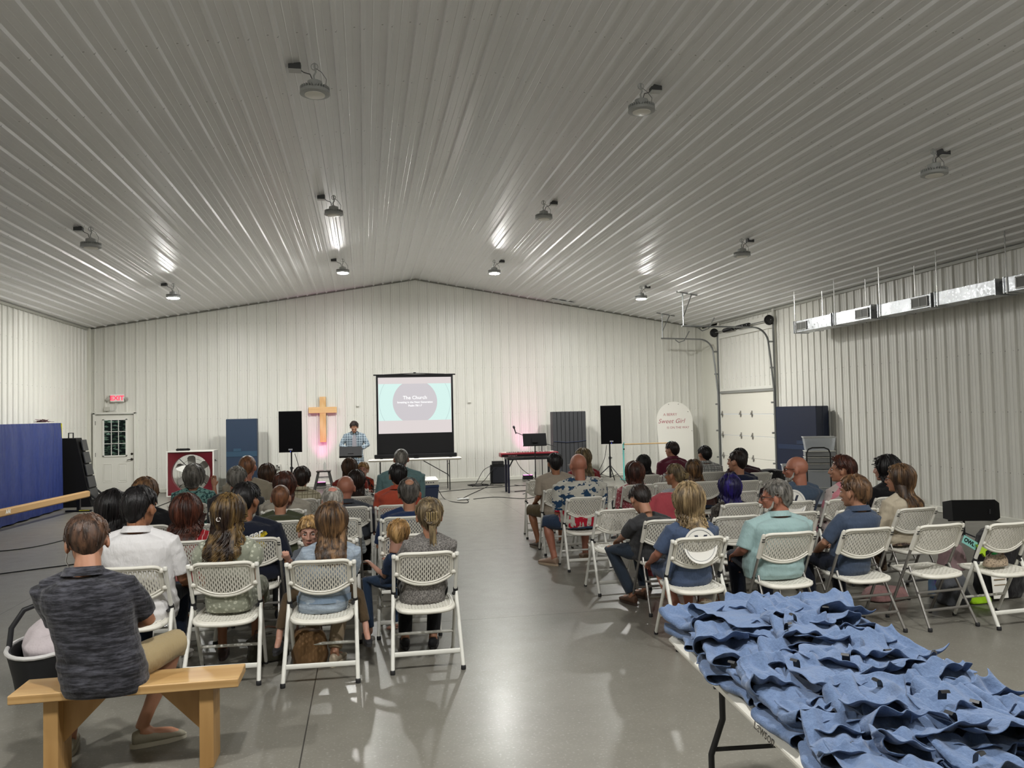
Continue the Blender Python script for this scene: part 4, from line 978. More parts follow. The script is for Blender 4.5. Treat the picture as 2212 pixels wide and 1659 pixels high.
def hand(mb, W, D, U, s=1.0, curl=.5, side=1, fist=False):
    """palm at wrist W, pointing D, back of hand normal U, thumb side = side"""
    D = D.normalized(); U = (U-D*U.dot(D)).normalized(); R = D.cross(U)*side
    M = Matrix((R, D, U)).transposed().to_4x4(); M.translation = W; M = M @ Matrix.Scale(s, 4)
    mb.loft([[(w*cos(a), y, h*sin(a)) for a in [2*pi*i/10 for i in range(10)]] for w, h, y in ((.026, .018, -.015), (.034, .016, .02), (.041, .014, .06), (.040, .012, .085))], M=M)
    for i, (x, L) in enumerate(((.031, .070), (.0105, .079), (-.0105, .073), (-.031, .058))):
        p = Vector((x, .080, 0)); a = 0; pts = [p+Vector((0, -.02, 0)), p]; c = curl*(1+.12*i)
        for seg, f in ((.45, .6), (.30, 1.0), (.25, .9)):
            a -= c*f; p = p+Vector((x*.12*seg, cos(a)*L*seg, sin(a)*L*seg)); pts.append(p)
        mb.tube(pts, [.0088, .0088, .0083, .0077, .0062], 8, M=M)
    mb.tube([(.022, .015, -.004), (.045, .036, -.012), (.055, .058, -.020), (.052, .080, -.026)], [.013, .0115, .010, .0078], 8, M=M)
def limb(mb, pts, r, M=None): mb.tube(pts, r, 14, M=M)
def lerp(a, b, t): return Vector(a).lerp(Vector(b), t)
def hair(M, hs, root, style, col, sme=None, L=.3, curl=.0, seed=1, thick=1.0, parting=0, back=.0, face=62):
    rnd = random.Random(seed); S = M @ Matrix.Scale(hs, 4); mt = hm(col) if isinstance(col, str) else col
    cx, cy, cz = 0, -.012, .022; rx, ry, rz = .076, .094, .088
    T = {'short': .012, 'buzz': .004, 'fringe': .008, 'bob': .022, 'long': .018, 'curly': .030, 'updo': .014, 'child': .014, 'halfup': .018, 'pony': .013}[style]*thick
    def emin(a):   # a=0 front .. pi back : lowest elevation in degrees
        d = math.degrees(abs(a))
        if style in ('short', 'buzz', 'fringe', 'child', 'updo', 'pony'):
            tab = ((0, 42), (35, 36), (58, 12), (76, -10), (90, 4), (104, 0), (118, -36), (180, -54)) if style != 'child' else ((0, 24), (45, 12), (70, -8), (90, -6), (110, -30), (180, -50))
        else: tab = ((0, 44), (30, 38), (48, 10), (60, -20), (75, -40), (180, -42))
        for (d0, e0), (d1, e1) in zip(tab, tab[1:]):
            if d <= d1: return radians(e0+(e1-e0)*(d-d0)/(d1-d0))
        return radians(tab[-1][1])
    def top(a):
        return radians(20+30*max(0, -cos(a))*0) if style == 'fringe' else radians(89)
    def skull(a, e, t):
        x, y, z = sin(a)*cos(e), cos(a)*cos(e), sin(e)
        return Vector((cx+(rx+t)*x, cy+(ry+t)*y, cz+(rz+t)*z*(1+.5*max(0, -cos(a)) if e < 0 else 1)))
    N = 40; rows = 12; m = MB()
    ang = [-pi+2*pi*i/N for i in range(N)]
    def thickness(a, e, k): 
        t = T*(1 if style != 'fringe' else 1)
        tt = t*min(1, (k+.25)/.35*1.0 if k < .1 else 1)
        n = noise.noise(Vector((sin(a)*3+seed, cos(a)*3, e*3)))*T*.35
        return tt+n*(1 if style in ('curly', 'bob', 'long', 'halfup') else .5)
    outer = []
    for i in range(rows+1):
        k = i/rows; ring = []
        for a in ang:
            e1, e0 = emin(a), top(a); e = e0+(e1-e0)*k
            edge = 1 if i < rows-1 or style in ('bob', 'long', 'curly', 'halfup') else .45
            if style == 'fringe' and k < .12: edge *= .2
            bulge = 1+(.45*max(0, -cos(a))*sin(pi*k) if style in ('short', 'bob') else 0)
            ring.append(skull(a, e, thickness(a, e, 1)*edge*bulge))
        outer.append(ring)
    inner = [skull(a, emin(a), -.012) for a in ang]
    rings = [[tuple(p) for p in r] for r in outer]
    if style in ('bob', 'long', 'curly', 'halfup'):
        steps = 7 if L > .2 else 4
        for j in range(1, steps+1):
            k = j/steps; ring = []
            for i, a in enumerate(ang):
                p = Vector(outer[-1][i]); d = abs(math.degrees(a)); f = max(0, min(1, (d-face)/14))
                dl = L*k*f
                if style == 'bob': q = Vector((p.x*(1+.10*sin(pi*k)-.12*k), cy+(p.y-cy)*(1+.12*sin(pi*k))-back*k, p.z-dl))
                elif style == 'curly': q = Vector((p.x*(1+.30*sin(pi*min(1, k*1.1))), cy+(p.y-cy)*(1+.2*sin(pi*k))-.02*k, p.z-dl))
                else:
                    fr = max(0, -cos(a)); q = Vector((p.x*(1+.22*k)-0, cy+(p.y-cy)*(1-.15*k)-(.05+back)*k*(.35+.65*fr), p.z-dl))
                    if k > .7: q.x *= 1-.5*(k-.7)
                    q.y = min(q.y, .05-.12*k) if f > 0 else q.y
                w = curl*.5*noise.noise(Vector((a*3, k*5, seed))); q += Vector((w, w*.6, 0))
                if f == 0: q = Vector(outer[-1][i])*.99
                ring.append(tuple(q))
            rings.append(ring)
        c = Vector((0, -.03, 0)); last = rings[-1]
        rings.append([tuple(Vector(p).lerp(Vector((0, sum(q[1] for q in last)/N, p[2]+.01)), .35)) for p in last])
        rings.append([tuple(p) for p in [skull(a, emin(a), -.012) for a in ang]])
    else: rings.append([tuple(p) for p in inner])
    m.loft(rings, caps=(style != 'fringe'), M=S)
    if style == 'fringe': pass
    # locks
    nl = {'short': 150, 'buzz': 0, 'fringe': 60, 'bob': 110, 'long': 150, 'curly': 170, 'updo': 90, 'child': 90, 'halfup': 150, 'pony': 80}[style]
    for q in range(nl):
        a = rnd.uniform(-pi, pi); d = abs(math.degrees(a))
        if style in ('bob', 'long', 'curly', 'halfup') and d < face+6: 
            if rnd.random() < .7: a = rnd.choice((-1, 1))*radians(rnd.uniform(face+8, 180))
        e0 = radians(rnd.uniform(0, 86)) if style != 'fringe' else radians(rnd.uniform(0, 18)); e1 = emin(a); pts = []; t = T*rnd.uniform(.8, 1.3)
        if e0 < e1: continue
        seg = 5 if style in ('short', 'child', 'updo', 'pony', 'fringe') else 6
        if style in ('short', 'child', 'fringe'):
            e1 = max(e1, e0-radians(rnd.uniform(25, 50)))
        a2 = a+rnd.uniform(-.12, .12)
        if style in ('short', 'child'): a2 = a+rnd.uniform(-.25, .25)
        for i in range(seg+1):
            k = i/seg; pts.append(skull(a+(a2-a)*k, e0+(e1-e0)*k, t+(rnd.uniform(-1, 1)*T*.12)+(.004 if style in ('short', 'child') and i == seg else 0)))
        r0 = rnd.uniform(.0045, .008)
        if style in ('bob', 'long', 'curly', 'halfup'):
            f = max(0, min(1, (abs(math.degrees(a2))-face)/14)); ph = rnd.uniform(0, 6); st = 9; LL = L*rnd.uniform(.85, 1.08)
            p0 = pts[-1].copy()
            for j in range(1, st+1):
                k = j/st; fr = max(0, -cos(a2)); cu = curl*(.3+.7*k)
                if style == 'bob': p = Vector((p0.x*(1+.12*sin(pi*k)-.10*k), cy+(p0.y-cy)*(1+.14*sin(pi*k))-back*k, p0.z-LL*k*f))
                elif style == 'curly': p = Vector((p0.x*(1+.34*sin(pi*min(1, k*1.1))), cy+(p0.y-cy)*(1+.24*sin(pi*k))-.02*k, p0.z-LL*k*f))
                else:
                    p = Vector((p0.x*(1+.25*k), cy+(p0.y-cy)*(1-.12*k)-(.055+back)*k*(.35+.65*fr), p0.z-LL*k*f)); p.x *= (1-.5*(k-.7)) if k > .7 else 1
                    p.y = min(p.y, .055-.12*k)
                p += Vector((sin(ph+k*9+a*2)*cu, cos(ph+k*9)*cu*.7, 0)); pts.append(p)
        n = len(pts); m.tube(pts, [r0*(1-.75*(i/(n-1))**2) for i in range(n)], 5, M=S)
    if sme is not None and style in ('long', 'halfup', 'bob', 'curly'):
        bv = BVHTree.FromPolygons([v.co for v in sme.vertices], [tuple(p.vertices) for p in sme.polygons]); cz0 = M.translation
        for i, p in enumerate(m.v):
            if p[2] > cz0.z-.09*hs or p[1] > cz0.y+.02: continue
            h = bv.ray_cast(Vector((p[0], -1, p[2])), Vector((0, 1, 0)))
            if h[0] is not None and h[0].y-.006 < p[1]+.012: m.v[i] = (p[0], h[0].y-.008-.016*(.5+.5*noise.noise(Vector(p)*30)), p[2])
    o = m.build('hair', mt, root, 60)
    if style in ('updo',):
        b = MB(); 
        for q in range(26):
            a = rnd.uniform(0, 6.28); R = rnd.uniform(.02, .05)
            b.tube([Vector((R*cos(a+i*.5), -.115-.02*sin(i*.9)-rnd.uniform(0, .01), .0+R*sin(a+i*.5))) for i in range(6)], [.007, .009, .009, .008, .006, .003], 6, M=S)
        E(b, (0, -.11, 0), (.048, .035, .05), S); b.build('bun', mt, o)
        b = MB()
        for i in range(5): b.tube([(-.03+i*.015, -.115, .045), (-.03+i*.015, -.155, .02), (-.03+i*.015, -.145, -.03)], .004, 5, M=S)
        b.build('hair_clip', mat('claw_clip', '#8d7a55', .35), o)
        if L > .1:
            b = MB()
            for q in range(14): x = rnd.uniform(-.03, .03); b.tube([(x*.4, -.12, -.02), (x*.7, -.135, -.08), (x, -.13-rnd.uniform(0, .02), -.17-rnd.uniform(0, .05))], [.009, .008, .002], 5, M=S)
            b.build('loose_strands', mt, o)
    if style == 'pony':
        b = MB()
        for q in range(40): x = rnd.uniform(-.02, .02); w = rnd.uniform(-.02, .02); b.tube([(x*.3, -.10, .05), (x*.8, -.145, .02), (x+w*.5, -.15, -.08), (x+w, -.14, -.08-L*rnd.uniform(.6, 1))], [.009, .009, .009, .002], 5, M=S)
        b.build('ponytail', mt, o)
    return o
def person(label, x, y, rz, hx, hz, hy=.08, s=1.0, hs=1.12, bw=.28, yaw=0, pitch=0, tilt=0, shirt=None, sleeve=.6, sk='light', hstyle='short', hcol='brown', hair_kw=None,
           pants=None, shorts=False, shoes=None, arms=None, legs=None, vox=.010, face=False, gls=None, beard=None, collar=False, fem=False, seat=.44, dress=False, belly=0, low=.0, hem=.0, extra=None, stand=False, py=.085):
    r = thing('person', label, 'person', (x, y, 0), radians(rz))
    hy0 = hy; H = Vector((hx, hy, hz))
    MH = Matrix.Translation(H) @ Matrix.Rotation(radians(yaw), 4, 'Z') @ Matrix.Rotation(radians(pitch), 4, 'X') @ Matrix.Rotation(radians(tilt), 4, 'Y')
    hs *= 1.07; nb = MH @ Vector((0, -.035, -.15*hs)); N = Vector((hx*.8+nb.x*.2, min(nb.y, hy-.02), hz-.135*hs))          # base of neck
    P = Vector((0, py, seat+.09*s)) if not stand else Vector((0, 0, .90*s))
    b = MB(); head_parts(b, MH, hs, female=fem)
    b.tube([MH @ Vector((0, -.03*hs, -.06*hs)), lerp(MH @ Vector((0, -.03*hs, -.06*hs)), N, .6), N+Vector((0, .01, -.06))], [.046*hs, .047*hs, .048*hs], 14)
    SH = []
    zs = N.z-.065*s
    jx = bw-.062*s
    def ring(c, w, d, n=24, p=2.5, bk=0):
        return [(c.x+w*sgn(cos(a))*abs(cos(a))**(2/p), c.y+(d*sgn(sin(a))*abs(sin(a))**(2/p))*(1+(bk if sin(a) < 0 else 0)), c.z) for a in [2*pi*i/n for i in range(n)]]
    sp = lambda t: Vector((P.x*(1-t)+N.x*t, (1-t)**2*P.y+2*t*(1-t)*(min(P.y, N.y)-(.0 if not stand else .02))+t*t*(N.y-.01), P.z*(1-t)+N.z*t))
    def torso(mb, g, t0=-.10, t1=1.0, hemdrop=0):
        prof = ((-.20, .72, .13), (-.10, .76, .145), (0, .77, .145), (.18, .73, .14), (.40, .72, .138), (.62, .78, .138), (.80, .82, .132), (.90, .72, .115), (.96, .46, .094), (1.0, .31, .078))
        rg = []
        for t, w, d in prof:
            if t < t0 or t > t1: continue
            c = sp(max(t, -.2)); bl = belly*math.exp(-((t-.2)/.25)**2); c = Vector((c.x, c.y+bl*.3, c.z-(hemdrop if t < 0 else 0)))
            rg.append(ring(c, (w*bw+bl*.35)+g, d*s+bl*.5+g))
        mb.loft(rg)
    torso(b, -.016, t1=.97)
    A = arms or {}
    sh = {}
    for k, sd in (('l', -1), ('r', 1)):
        S0 = Vector((N.x*.9+sd*jx, N.y-.005, zs)); a = A.get(k)
        if a is None: a = ((sd*(jx+.015), N.y*.4+.05, zs-.27*s), (sd*.09, N.y*.3+.30, seat+.17), None)
        El, Wr = Vector(a[0]), Vector(a[1]); sh[k] = (S0, El, Wr)
        limb(b, [S0+Vector((-sd*.02, 0, -.01)), S0, lerp(S0, El, .5), El, lerp(El, Wr, .35), Wr], [.045*s, .048*s, .042*s, .035*s, .038*s, .024*s])
        D = (Wr-El).normalized()+Vector(a[2] if a[2] else (0, 0, -.1)); Uv = Vector(a[3]) if len(a) > 3 else Vector((0, 0, 1))
        hand(b, Wr+D.normalized()*.01, D, Uv, s*.95, a[4] if len(a) > 4 else .45, side=-sd)
    LG = legs
    if LG is None:
        if stand: LG = {k: ((sd*.09, 0, .88*s), (sd*.11, .02, .48*s), (sd*.12, 0, .08), (sd*.15, .16, .03)) for k, sd in (('l', -1), ('r', 1))}
        else: LG = {k: ((sd*.085*s, .09, P.z-.02), (sd*.13, .48*s, P.z-.005), (sd*.12, .42*s, .085), (sd*.14, .42*s+.17, .03)) for k, sd in (('l', -1), ('r', 1))}
    for k in ('l', 'r'):
        h, kn, an, to = [Vector(v) for v in LG[k]]
        limb(b, [h, lerp(h, kn, .5), kn, lerp(kn, an, .3), lerp(kn, an, .75), an], [.078*s, .070*s, .054*s, .055*s, .036*s, .034*s])
        limb(b, [an, lerp(an, to, .3)+Vector((0, 0, -.02)), lerp(an, to, .8), to], [.036*s, .034*s, .032*s, .024*s])
    me = fuse(b, vox, 3, 'body'); body = link('body', me, skin(*SK[sk]), r, 180)
    # shirt
    sm = shirt
    g = .012
    m = MB(); torso(m, g, t0=-.2, t1=1.01 if low < .5 else .9, hemdrop=hem)
    for k, sd in (('l', -1), ('r', 1)):
        S0, El, Wr = sh[k]
        if sleeve <= 0: limb(m, [S0+Vector((-sd*.09, 0, .01)), S0+Vector((-sd*.03, 0, 0))], [.05*s, .052*s]); continue
        q = min(1, sleeve); e = lerp(S0, El, q); w0 = .055*s+g*.7
        pts = [S0+Vector((-sd*.05, 0, -.005)), S0, lerp(S0, El, q*.5), e]; rr = [w0, w0+.004, w0+.002, w0-.001]
        if sleeve > 1: wq = lerp(El, Wr, sleeve-1); pts += [lerp(El, wq, .5), wq]; rr += [.045*s+.008, .036*s+.008]; rr[3] = .046*s+.01
        if sleeve > 5: pass
        limb(m, pts, rr)
        limb(m, [lerp(N, S0, .25)+Vector((0, 0, .02)), S0+Vector((0, 0, .012))], [.045*s, .045*s])
    if dress:
        for k in ('l', 'r'):
            h, kn, an, to = [Vector(v) for v in LG[k]]; limb(m, [h, lerp(h, kn, .5), kn+Vector((0, .02, 0)), kn+Vector((0, .05, -.12))], [.10*s, .10*s, .09*s, .085*s])
        m.ell((0, .18, seat+.12), (.2, .24, .07))
    sme = fuse(m, max(vox*.8, .007), 4, 'shirt')
    # folds pressed into the cloth
    nn = len(sme.vertices)
    for v in sme.vertices:
        c = v.co; w = noise.noise(Vector((c.x*6+x, c.y*6, c.z*9+y)))*.011+noise.noise(Vector((c.x*16, c.y*16+x, c.z*26)))*.0035
        band = math.exp(-((c.z-(P.z+.02))/.09)**2)*.0025*sin(c.z*90+c.x*14+x*3)
        k = (w+band)*(1.0); nrm = Vector((c.x-N.x, c.y-N.y, 0)); nrm = nrm.normalized() if nrm.length > .01 else Vector((0, 0, 0)); v.co = c+nrm*k
    shirt_o = link('dress' if dress else 'shirt', sme, sm, r, 180)
    if collar:
        cm = MB(); pts = []
        for i in range(25):
            a = -pi*.5-pi*.86+2*pi*.86*i/24; pts.append(Vector((N.x+.073*hs*cos(a), N.y+.006+.073*hs*sin(a), N.z+.012-.014*sin(a))))
        cm.loft([[tuple(p) for p in pts], [(N.x+(p.x-N.x)*.9, N.y+(p.y-N.y)*.9, p.z+.032) for p in pts], [(N.x+(p.x-N.x)*1.02, N.y+(p.y-N.y)*1.02, p.z+.034) for p in pts], [(N.x+(p.x-N.x)*1.28, N.y+(p.y-N.y)*1.28, p.z-.008) for p in pts], [(N.x+(p.x-N.x)*1.2, N.y+(p.y-N.y)*1.2, p.z-.010) for p in pts]], caps=False, closed=False)
        cm.build('collar', collar if collar is not True else sm, shirt_o)
    if pants is not None:
        m = MB(); w = .74*bw
        m.loft([ring(Vector((0, P.y+.01+belly*.2, z)), w*ww+.008, .135*s+.012+belly*.3) for z, ww in ((P.z-.085*s, .9), (P.z-.04, 1.02), (P.z+.05, 1.0))])
        for k in ('l', 'r'):
            h, kn, an, to = [Vector(v) for v in LG[k]]
            if shorts: kk = lerp(h, kn, 1.02); limb(m, [h, lerp(h, kn, .5), kk, lerp(kn, an, .10)], [.092*s, .088*s, .076*s, .074*s])
            else: limb(m, [h, lerp(h, kn, .5), kn, lerp(kn, an, .5), lerp(kn, an, .92)], [.092*s, .085*s, .070*s, .062*s, .056*s])
        pm = fuse(m, max(vox, .009), 3, 'trousers'); link('shorts' if shorts else 'trousers', pm, pants, r, 180)
    if shoes:
        for k in ('l', 'r'):
            h, kn, an, to = [Vector(v) for v in LG[k]]; d = Vector((to.x-an.x, to.y-an.y, 0)); d = d.normalized() if d.length > .01 else Vector((0, 1, 0)); nrm = Vector((-d.y, d.x, 0)); z0 = min(an.z-.075, to.z-.03)
            z0 = max(z0, 0); m = MB(); base = Vector((an.x, an.y, z0))-d*.045
            up = []
            for t, ww, hh in ((0, .026, .075), (.03, .036, .085), (.08, .038, .085), (.14, .042, .062), (.20, .045, .048), (.25, .038, .036), (.275, .02, .024)):
                c = base+d*(t*s); up.append([tuple(c+nrm*(ww*s*cos(a))+Vector((0, 0, .012+hh*s*.5+hh*s*.5*sin(a)))) for a in [2*pi*i/14 for i in range(14)]])
            m.loft(up); so = fuse(m, .008, 2, 'shoe'); so = link('shoe', so, mat('shoe_'+shoes[0].strip('#'), shoes[0], .7, bump=.2, nscale=120), r, 180)
            m = MB(); o = []
            for i in range(24):
                a = 2*pi*i/24; o.append(base+d*(.135*s+.148*s*cos(a))+nrm*(.045*s*sin(a)*(1.0 if cos(a) > 0 else .85)))
            m.loft([[tuple(p+Vector((0, 0, z))) for p in o] for z in (.001, .026)]); m.build('sole', mat('sole_'+shoes[1].strip('#'), shoes[1], .6), so)
    if hstyle: hair(MH, hs, r, hstyle, hcol, sme=sme, seed=int(abs(x*100+y*37)) % 97, **(hair_kw or {}))
    if face: eyes(MH, hs, r, body)
    if gls: glasses(MH, hs, r, gls)
    if beard:
        m = MB(); S = MH @ Matrix.Scale(hs, 4); rnd = random.Random(3); Lb = beard[1]
        E(m, (0, .045, -.078), (.042, .042, .030+Lb*.4), S); E(m, (0, .06, -.09-Lb*.5), (.034, .03, .03+Lb*.4), S)
        for s2 in (-1, 1): m.tube([(s2*.066, .012, -.02), (s2*.062, .03, -.06), (s2*.03, .07, -.095)], [.007, .010, .012], 8, M=S)
        m.tube([(-.028, .088, -.06), (-.012, .099, -.046), (.012, .099, -.046), (.028, .088, -.06)], [.004, .006, .006, .004], 8, M=S); bm = fuse(m, .006, 2, 'beard'); link('beard', bm, hm(beard[0]), r, 180)
    if extra: extra(r, MH, hs, N, sme, shirt_o, sp)
    return r
# ------------------------------------------------------------------ the congregation
JEANS = cloth('denim_dark', '#1d2738'); JEANS2 = cloth('denim_mid', '#33455f'); KHAKI = cloth('khaki_cloth', '#a08f6c'); BLACKC = cloth('black_cloth', '#0d0d10'); NAVYP = cloth('navy_trousers', '#161c2c')
GREYP = cloth('charcoal_trousers', '#2a2a2d'); OLIVEP = cloth('olive_shorts', '#57492f'); CREAMP = cloth('beige_trousers', '#9c8b74')
BS = ('#15151a', '#2a2a2c'); WS = ('#b9b6b0', '#d0cec8'); TS = ('#7b6a55', '#b5a88f')
SX = dict(seat=.44)
def necklace(r, MH, hs, N, sme, so, sp): pass
# man on the bench
def bench():
    r = thing('wooden_bench', 'pine wood bench at the bottom left under the young man in the black shirt', 'bench', (-1.21, 4.50, 0), radians(0))
    m = MB(); m.box((0, 0, .435), (1.09, .26, .045), ch=.004); m.build('seat_board', M_pine, r)
    for s in (-1, 1):
        x = s*.38 if s > 0 else -.36
        m = MB(); m.box((x, 0, .206), (.07, .19, .412), ch=.003); m.build('leg', M_pineV, r)
        m = MB(); m.prism([(x-s*.035, .41), (x-s*.27, .41), (x-s*.035, .17)] if s > 0 else [(x-s*.27, .41), (x-s*.035, .41), (x-s*.035, .17)], -.02, .02); m.build('brace', M_pineV, r)
bench()
HEATHER = cloth('black_heather', '#1b1b20', 'heather', '#4e4e56')
def ex_bench(r, MH, hs, N, sme, so, sp):
    m = MB(); S = MH @ Matrix.Scale(hs, 4); m.tube([(-.075, .03, -.01), (-.088, .05, -.06), (-.07, .08, -.10)], .003, 6, M=S); m.build('ear_cord', M_lt, r)
person('young man in a black heathered shirt and khaki shorts on the pine bench', -1.34, 4.44, 4, -.10, 1.17, .13, 1.0, 1.10, .255, yaw=14, pitch=-24, tilt=-4, shirt=HEATHER, sleeve=.82, sk='light',
       hstyle='short', hcol='brown', hair_kw=dict(thick=1.0), pants=KHAKI, shorts=True, shoes=('#8d8878', '#aaa595'), collar=True, vox=.0065, seat=.455, hem=.03, py=.02,
       arms=dict(l=((-.21, .09, .74), (-.11, .36, .62), None), r=((.20, .12, .74), (.04, .36, .68), None)),
       legs=dict(l=((-.10, .05, .52), (-.20, .44, .49), (-.24, .34, .09), (-.27, .50, .03)), r=((.10, .05, .52), (.30, .34, .55), (.12, .33, .10), (.30, .39, .03))), extra=ex_bench)
WHT = cloth('white_oxford', '#d9d7d8', rough=.75)
person('black-haired man in a white button shirt, second from left in the back row', -1.56, R1, -6, -.02, 1.185, .10, 1.0, 1.16, .29, yaw=-14, pitch=-4, shirt=WHT, sleeve=.85, sk='tan', hstyle='short', hcol='black', hair_kw=dict(thick=1.1),
       pants=JEANS, shoes=WS, collar=True, vox=.0075, hem=.02, arms=dict(r=((.26, .12, .68), (.22, .36, .60), None)))
SAGE = cloth('sage_dress', '#8d9080', 'dots', '#b3b4a4', sc=.8)
def ex_sage(r, MH, hs, N, sme, so, sp):
    m = MB(); S = MH @ Matrix.Scale(hs, 4)
    for k in range(3): m.tube([(-.02+.014*cos(t)+k*.008, -.122-.004*k, .0+.012*sin(t)*((-1)**k)-.012*k) for t in [i*.6 for i in range(10)]], .0028, 5, M=S)
    m.build('hair_clip', mat('pearl_clip', '#d8d2cc', .2), r)
    for s in (-1, 1):
        m = MB(); m.tube([(s*.084+.018*cos(t)*0, -.0+.022*cos(t), -.062+.022*sin(t)) for t in [i*pi/8 for i in range(17)]], .0018, 5, M=S); m.build('earring', mat('gold_hoop', '#c9a45c', .25, .9), r)
    m = MB(); b = sp(.86)
    for s in (-1, 1): m = MB(); m.ell((N.x+s*.175, N.y-.0, N.z-.13), (.075, .085, .095)); q = fuse(m, .009, 3, 'puff'); link('puff_sleeve', q, SAGE, so, 180)
person('woman with long wavy dark hair and a pearl clip in a sage green puff-sleeved dress', -.97, R1, -2, .0, 1.11, .09, .95, 1.08, .205, yaw=-16, pitch=-6, shirt=SAGE, sleeve=.45, sk='tan', hstyle='halfup', hcol='wavy', hair_kw=dict(L=.20, curl=.034, back=.03, thick=1.2),
       pants=None, dress=True, shoes=('#3a2723', '#2a1d1a'), vox=.008, fem=True, low=1, extra=ex_sage)
DEN = cloth('light_denim_jacket', '#8793a0', 'heather', '#a5b1be', sc=.8)
def ex_denim(r, MH, hs, N, sme, so, sp):
    m = MB()
    for t in (.02,): 
        c = sp(t)
    m.loft([[(c.x+.19*1.0*cos(a), c.y-.012+.137*sin(a), z) for a in [pi+pi*i/20 for i in range(21)]] for z in (c.z-.035, c.z+.012)], closed=False, caps=False); m.build('waistband', cloth('denim_band', '#76889c'), so)
person('girl with long straight brown hair in a light denim jacket, boy on her lap', -.31, R1-.12, -2, .06, 1.04, .10, .93, 1.05, .22, yaw=4, pitch=-3, shirt=DEN, sleeve=1.9, sk='light', hstyle='long', hcol='ltbrown', hair_kw=dict(L=.17, curl=.010, back=.03, thick=1.15),
       pants=CREAMP, shoes=('#a89a86', '#c7baa6'), vox=.008, fem=True, hem=.03, extra=ex_denim, arms=dict(l=((-.19, .12, .68), (-.08, .32, .66), None), r=((.19, .12, .68), (.08, .32, .66), None)),
       legs=dict(l=((-.09, .03, .51), (-.13, .42, .5), (-.10, .36, .09), (-.1, .50, .03)), r=((.09, .03, .51), (.12, .40, .5), (.06, .16, .085), (.10, .30, .03))))
KID1 = cloth('kid_grey_shirt', '#565b63')
person('fair-haired boy facing the viewer over the denim girl\'s shoulder', -.31, R1+.22, 178, .11, .935, -.03, .66, .92, .15, pitch=-6, shirt=KID1, py=.02, sleeve=1.8, sk='pale', hstyle='child', hcol='child', hair_kw=dict(thick=1.2), vox=.0055, face=True,
       pants=cloth('kid_brown_trousers', '#4e3f2c'), shoes=BS, seat=.50, arms=dict(l=((-.16, .02, .74), (-.10, .20, .74), None), r=((.19, .06, .70), (.235, .22, .78), (0, 0, .5), (0, 1, 0), .9)),
       legs=dict(l=((-.06, .04, .56), (-.25, .18, .50), (-.30, .24, .30), (-.32, .32, .20)), r=((.06, .04, .56), (.25, .18, .50), (.30, .24, .28), (.31, .32, .18))))
GREYW = cloth('grey_heather_knit', '#4f4c4a', 'mottle', '#85817d')
person('woman with a claw-clipped streaked blonde bun in a heathered grey top, at the aisle', .41, R1-.02, 0, .05, 1.04, .09, .95, 1.04, .21, yaw=2, pitch=-6, shirt=GREYW, sleeve=1.6, sk='light', hstyle='updo', hcol='dkblonde', hair_kw=dict(L=.2),
       pants=BLACKC, shoes=BS, vox=.008, fem=True, hem=.05, arms=dict(l=((-.175, .10, .68), (-.10, .32, .62), None), r=((.175, .10, .68), (.10, .32, .62), None)),
       legs=dict(l=((-.09, .03, .51), (-.12, .42, .5), (-.13, .34, .085), (-.13, .50, .03)), r=((.09, .03, .51), (.12, .40, .5), (.08, .30, .085), (.10, .46, .03))))
person('fair-haired toddler seen from behind, leaning on the woman in heathered grey', .24, R1+.42, 30, .0, .865, .0, .56, .90, .125, yaw=-30, pitch=-14, tilt=12, shirt=cloth('kid_blue_shirt', '#2c3c58'), sleeve=.8, sk='pale', hstyle='child', hcol='child', vox=.0065, face=True,
       pants=JEANS2, shoes=('#77746f', '#a9a6a0'), seat=.45)
REDS = cloth('red_pinstripe', '#8e1a22', 'vstripe', '#e0c5c0')
person('woman with chin-length curly auburn hair in a red pinstriped top', -1.43, R2, -3, -.06, 1.02, .10, .95, 1.06, .25, shirt=REDS, sleeve=.8, sk='light', hstyle='curly', hcol='auburn', hair_kw=dict(L=.12, curl=.022), pants=JEANS, shoes=BS, vox=.011, fem=True)
person('woman with a black bob and glasses in black, far left of the second row', -2.05, R2+.12, -4, -.04, 1.06, .10, .95, 1.12, .25, yaw=-34, pitch=-6, shirt=cloth('black_tee', '#0c0c0f'), sleeve=.9, sk='tan', hstyle='bob', hcol='black', hair_kw=dict(L=.10, thick=1.2), pants=BLACKC, shoes=BS, vox=.010, fem=True, gls='#141214', face=True)
NAVYT = cloth('navy_band_tee', '#0e1424')
def ex_seger(r, MH, hs, N, sme, so, sp):
    c = sp(.60); wm = mat('print_white', '#d8d6d0', .7); ym = cloth('print_yellow', '#b5a021', 'leaf', '#7d7018', sc=.7)
    for pts in ([(-.02, .02), (.16, .085), (.17, .055), (.0, -.02)], [(.0, -.045), (.15, .03), (.16, -.045), (.02, -.09)]):
        m = MB(); n = 10; P0 = [Vector((a, 0, b)) for a, b in pts]
        vs = []; 
        for i in range(n+1):
            for j in range(5):
                u, v = i/n, j/4; q = (P0[0]*(1-u)+P0[1]*u)*(1-v)+(P0[3]*(1-u)+P0[2]*u)*v; q += Vector((0, 0, .006*sin(i*2.3+j))); vs.append(tuple(q+Vector((c.x, 0, c.z))))
        m.add(vs, [(i*5+j, (i+1)*5+j, (i+1)*5+j+1, i*5+j+1) for i in range(n) for j in range(4)]); me = m.mesh('p'); project(me, sme, .003); link('shirt_print', me, ym, so, 180)
    text('Bob Seger', .085, 'shirt_lettering', wm, so, Matrix.Translation((c.x-.035, 0, c.z)) @ Matrix.Rotation(-.30, 4, 'Y') @ FRONT, 0, shear=.35, bold=.002, onto=sme)
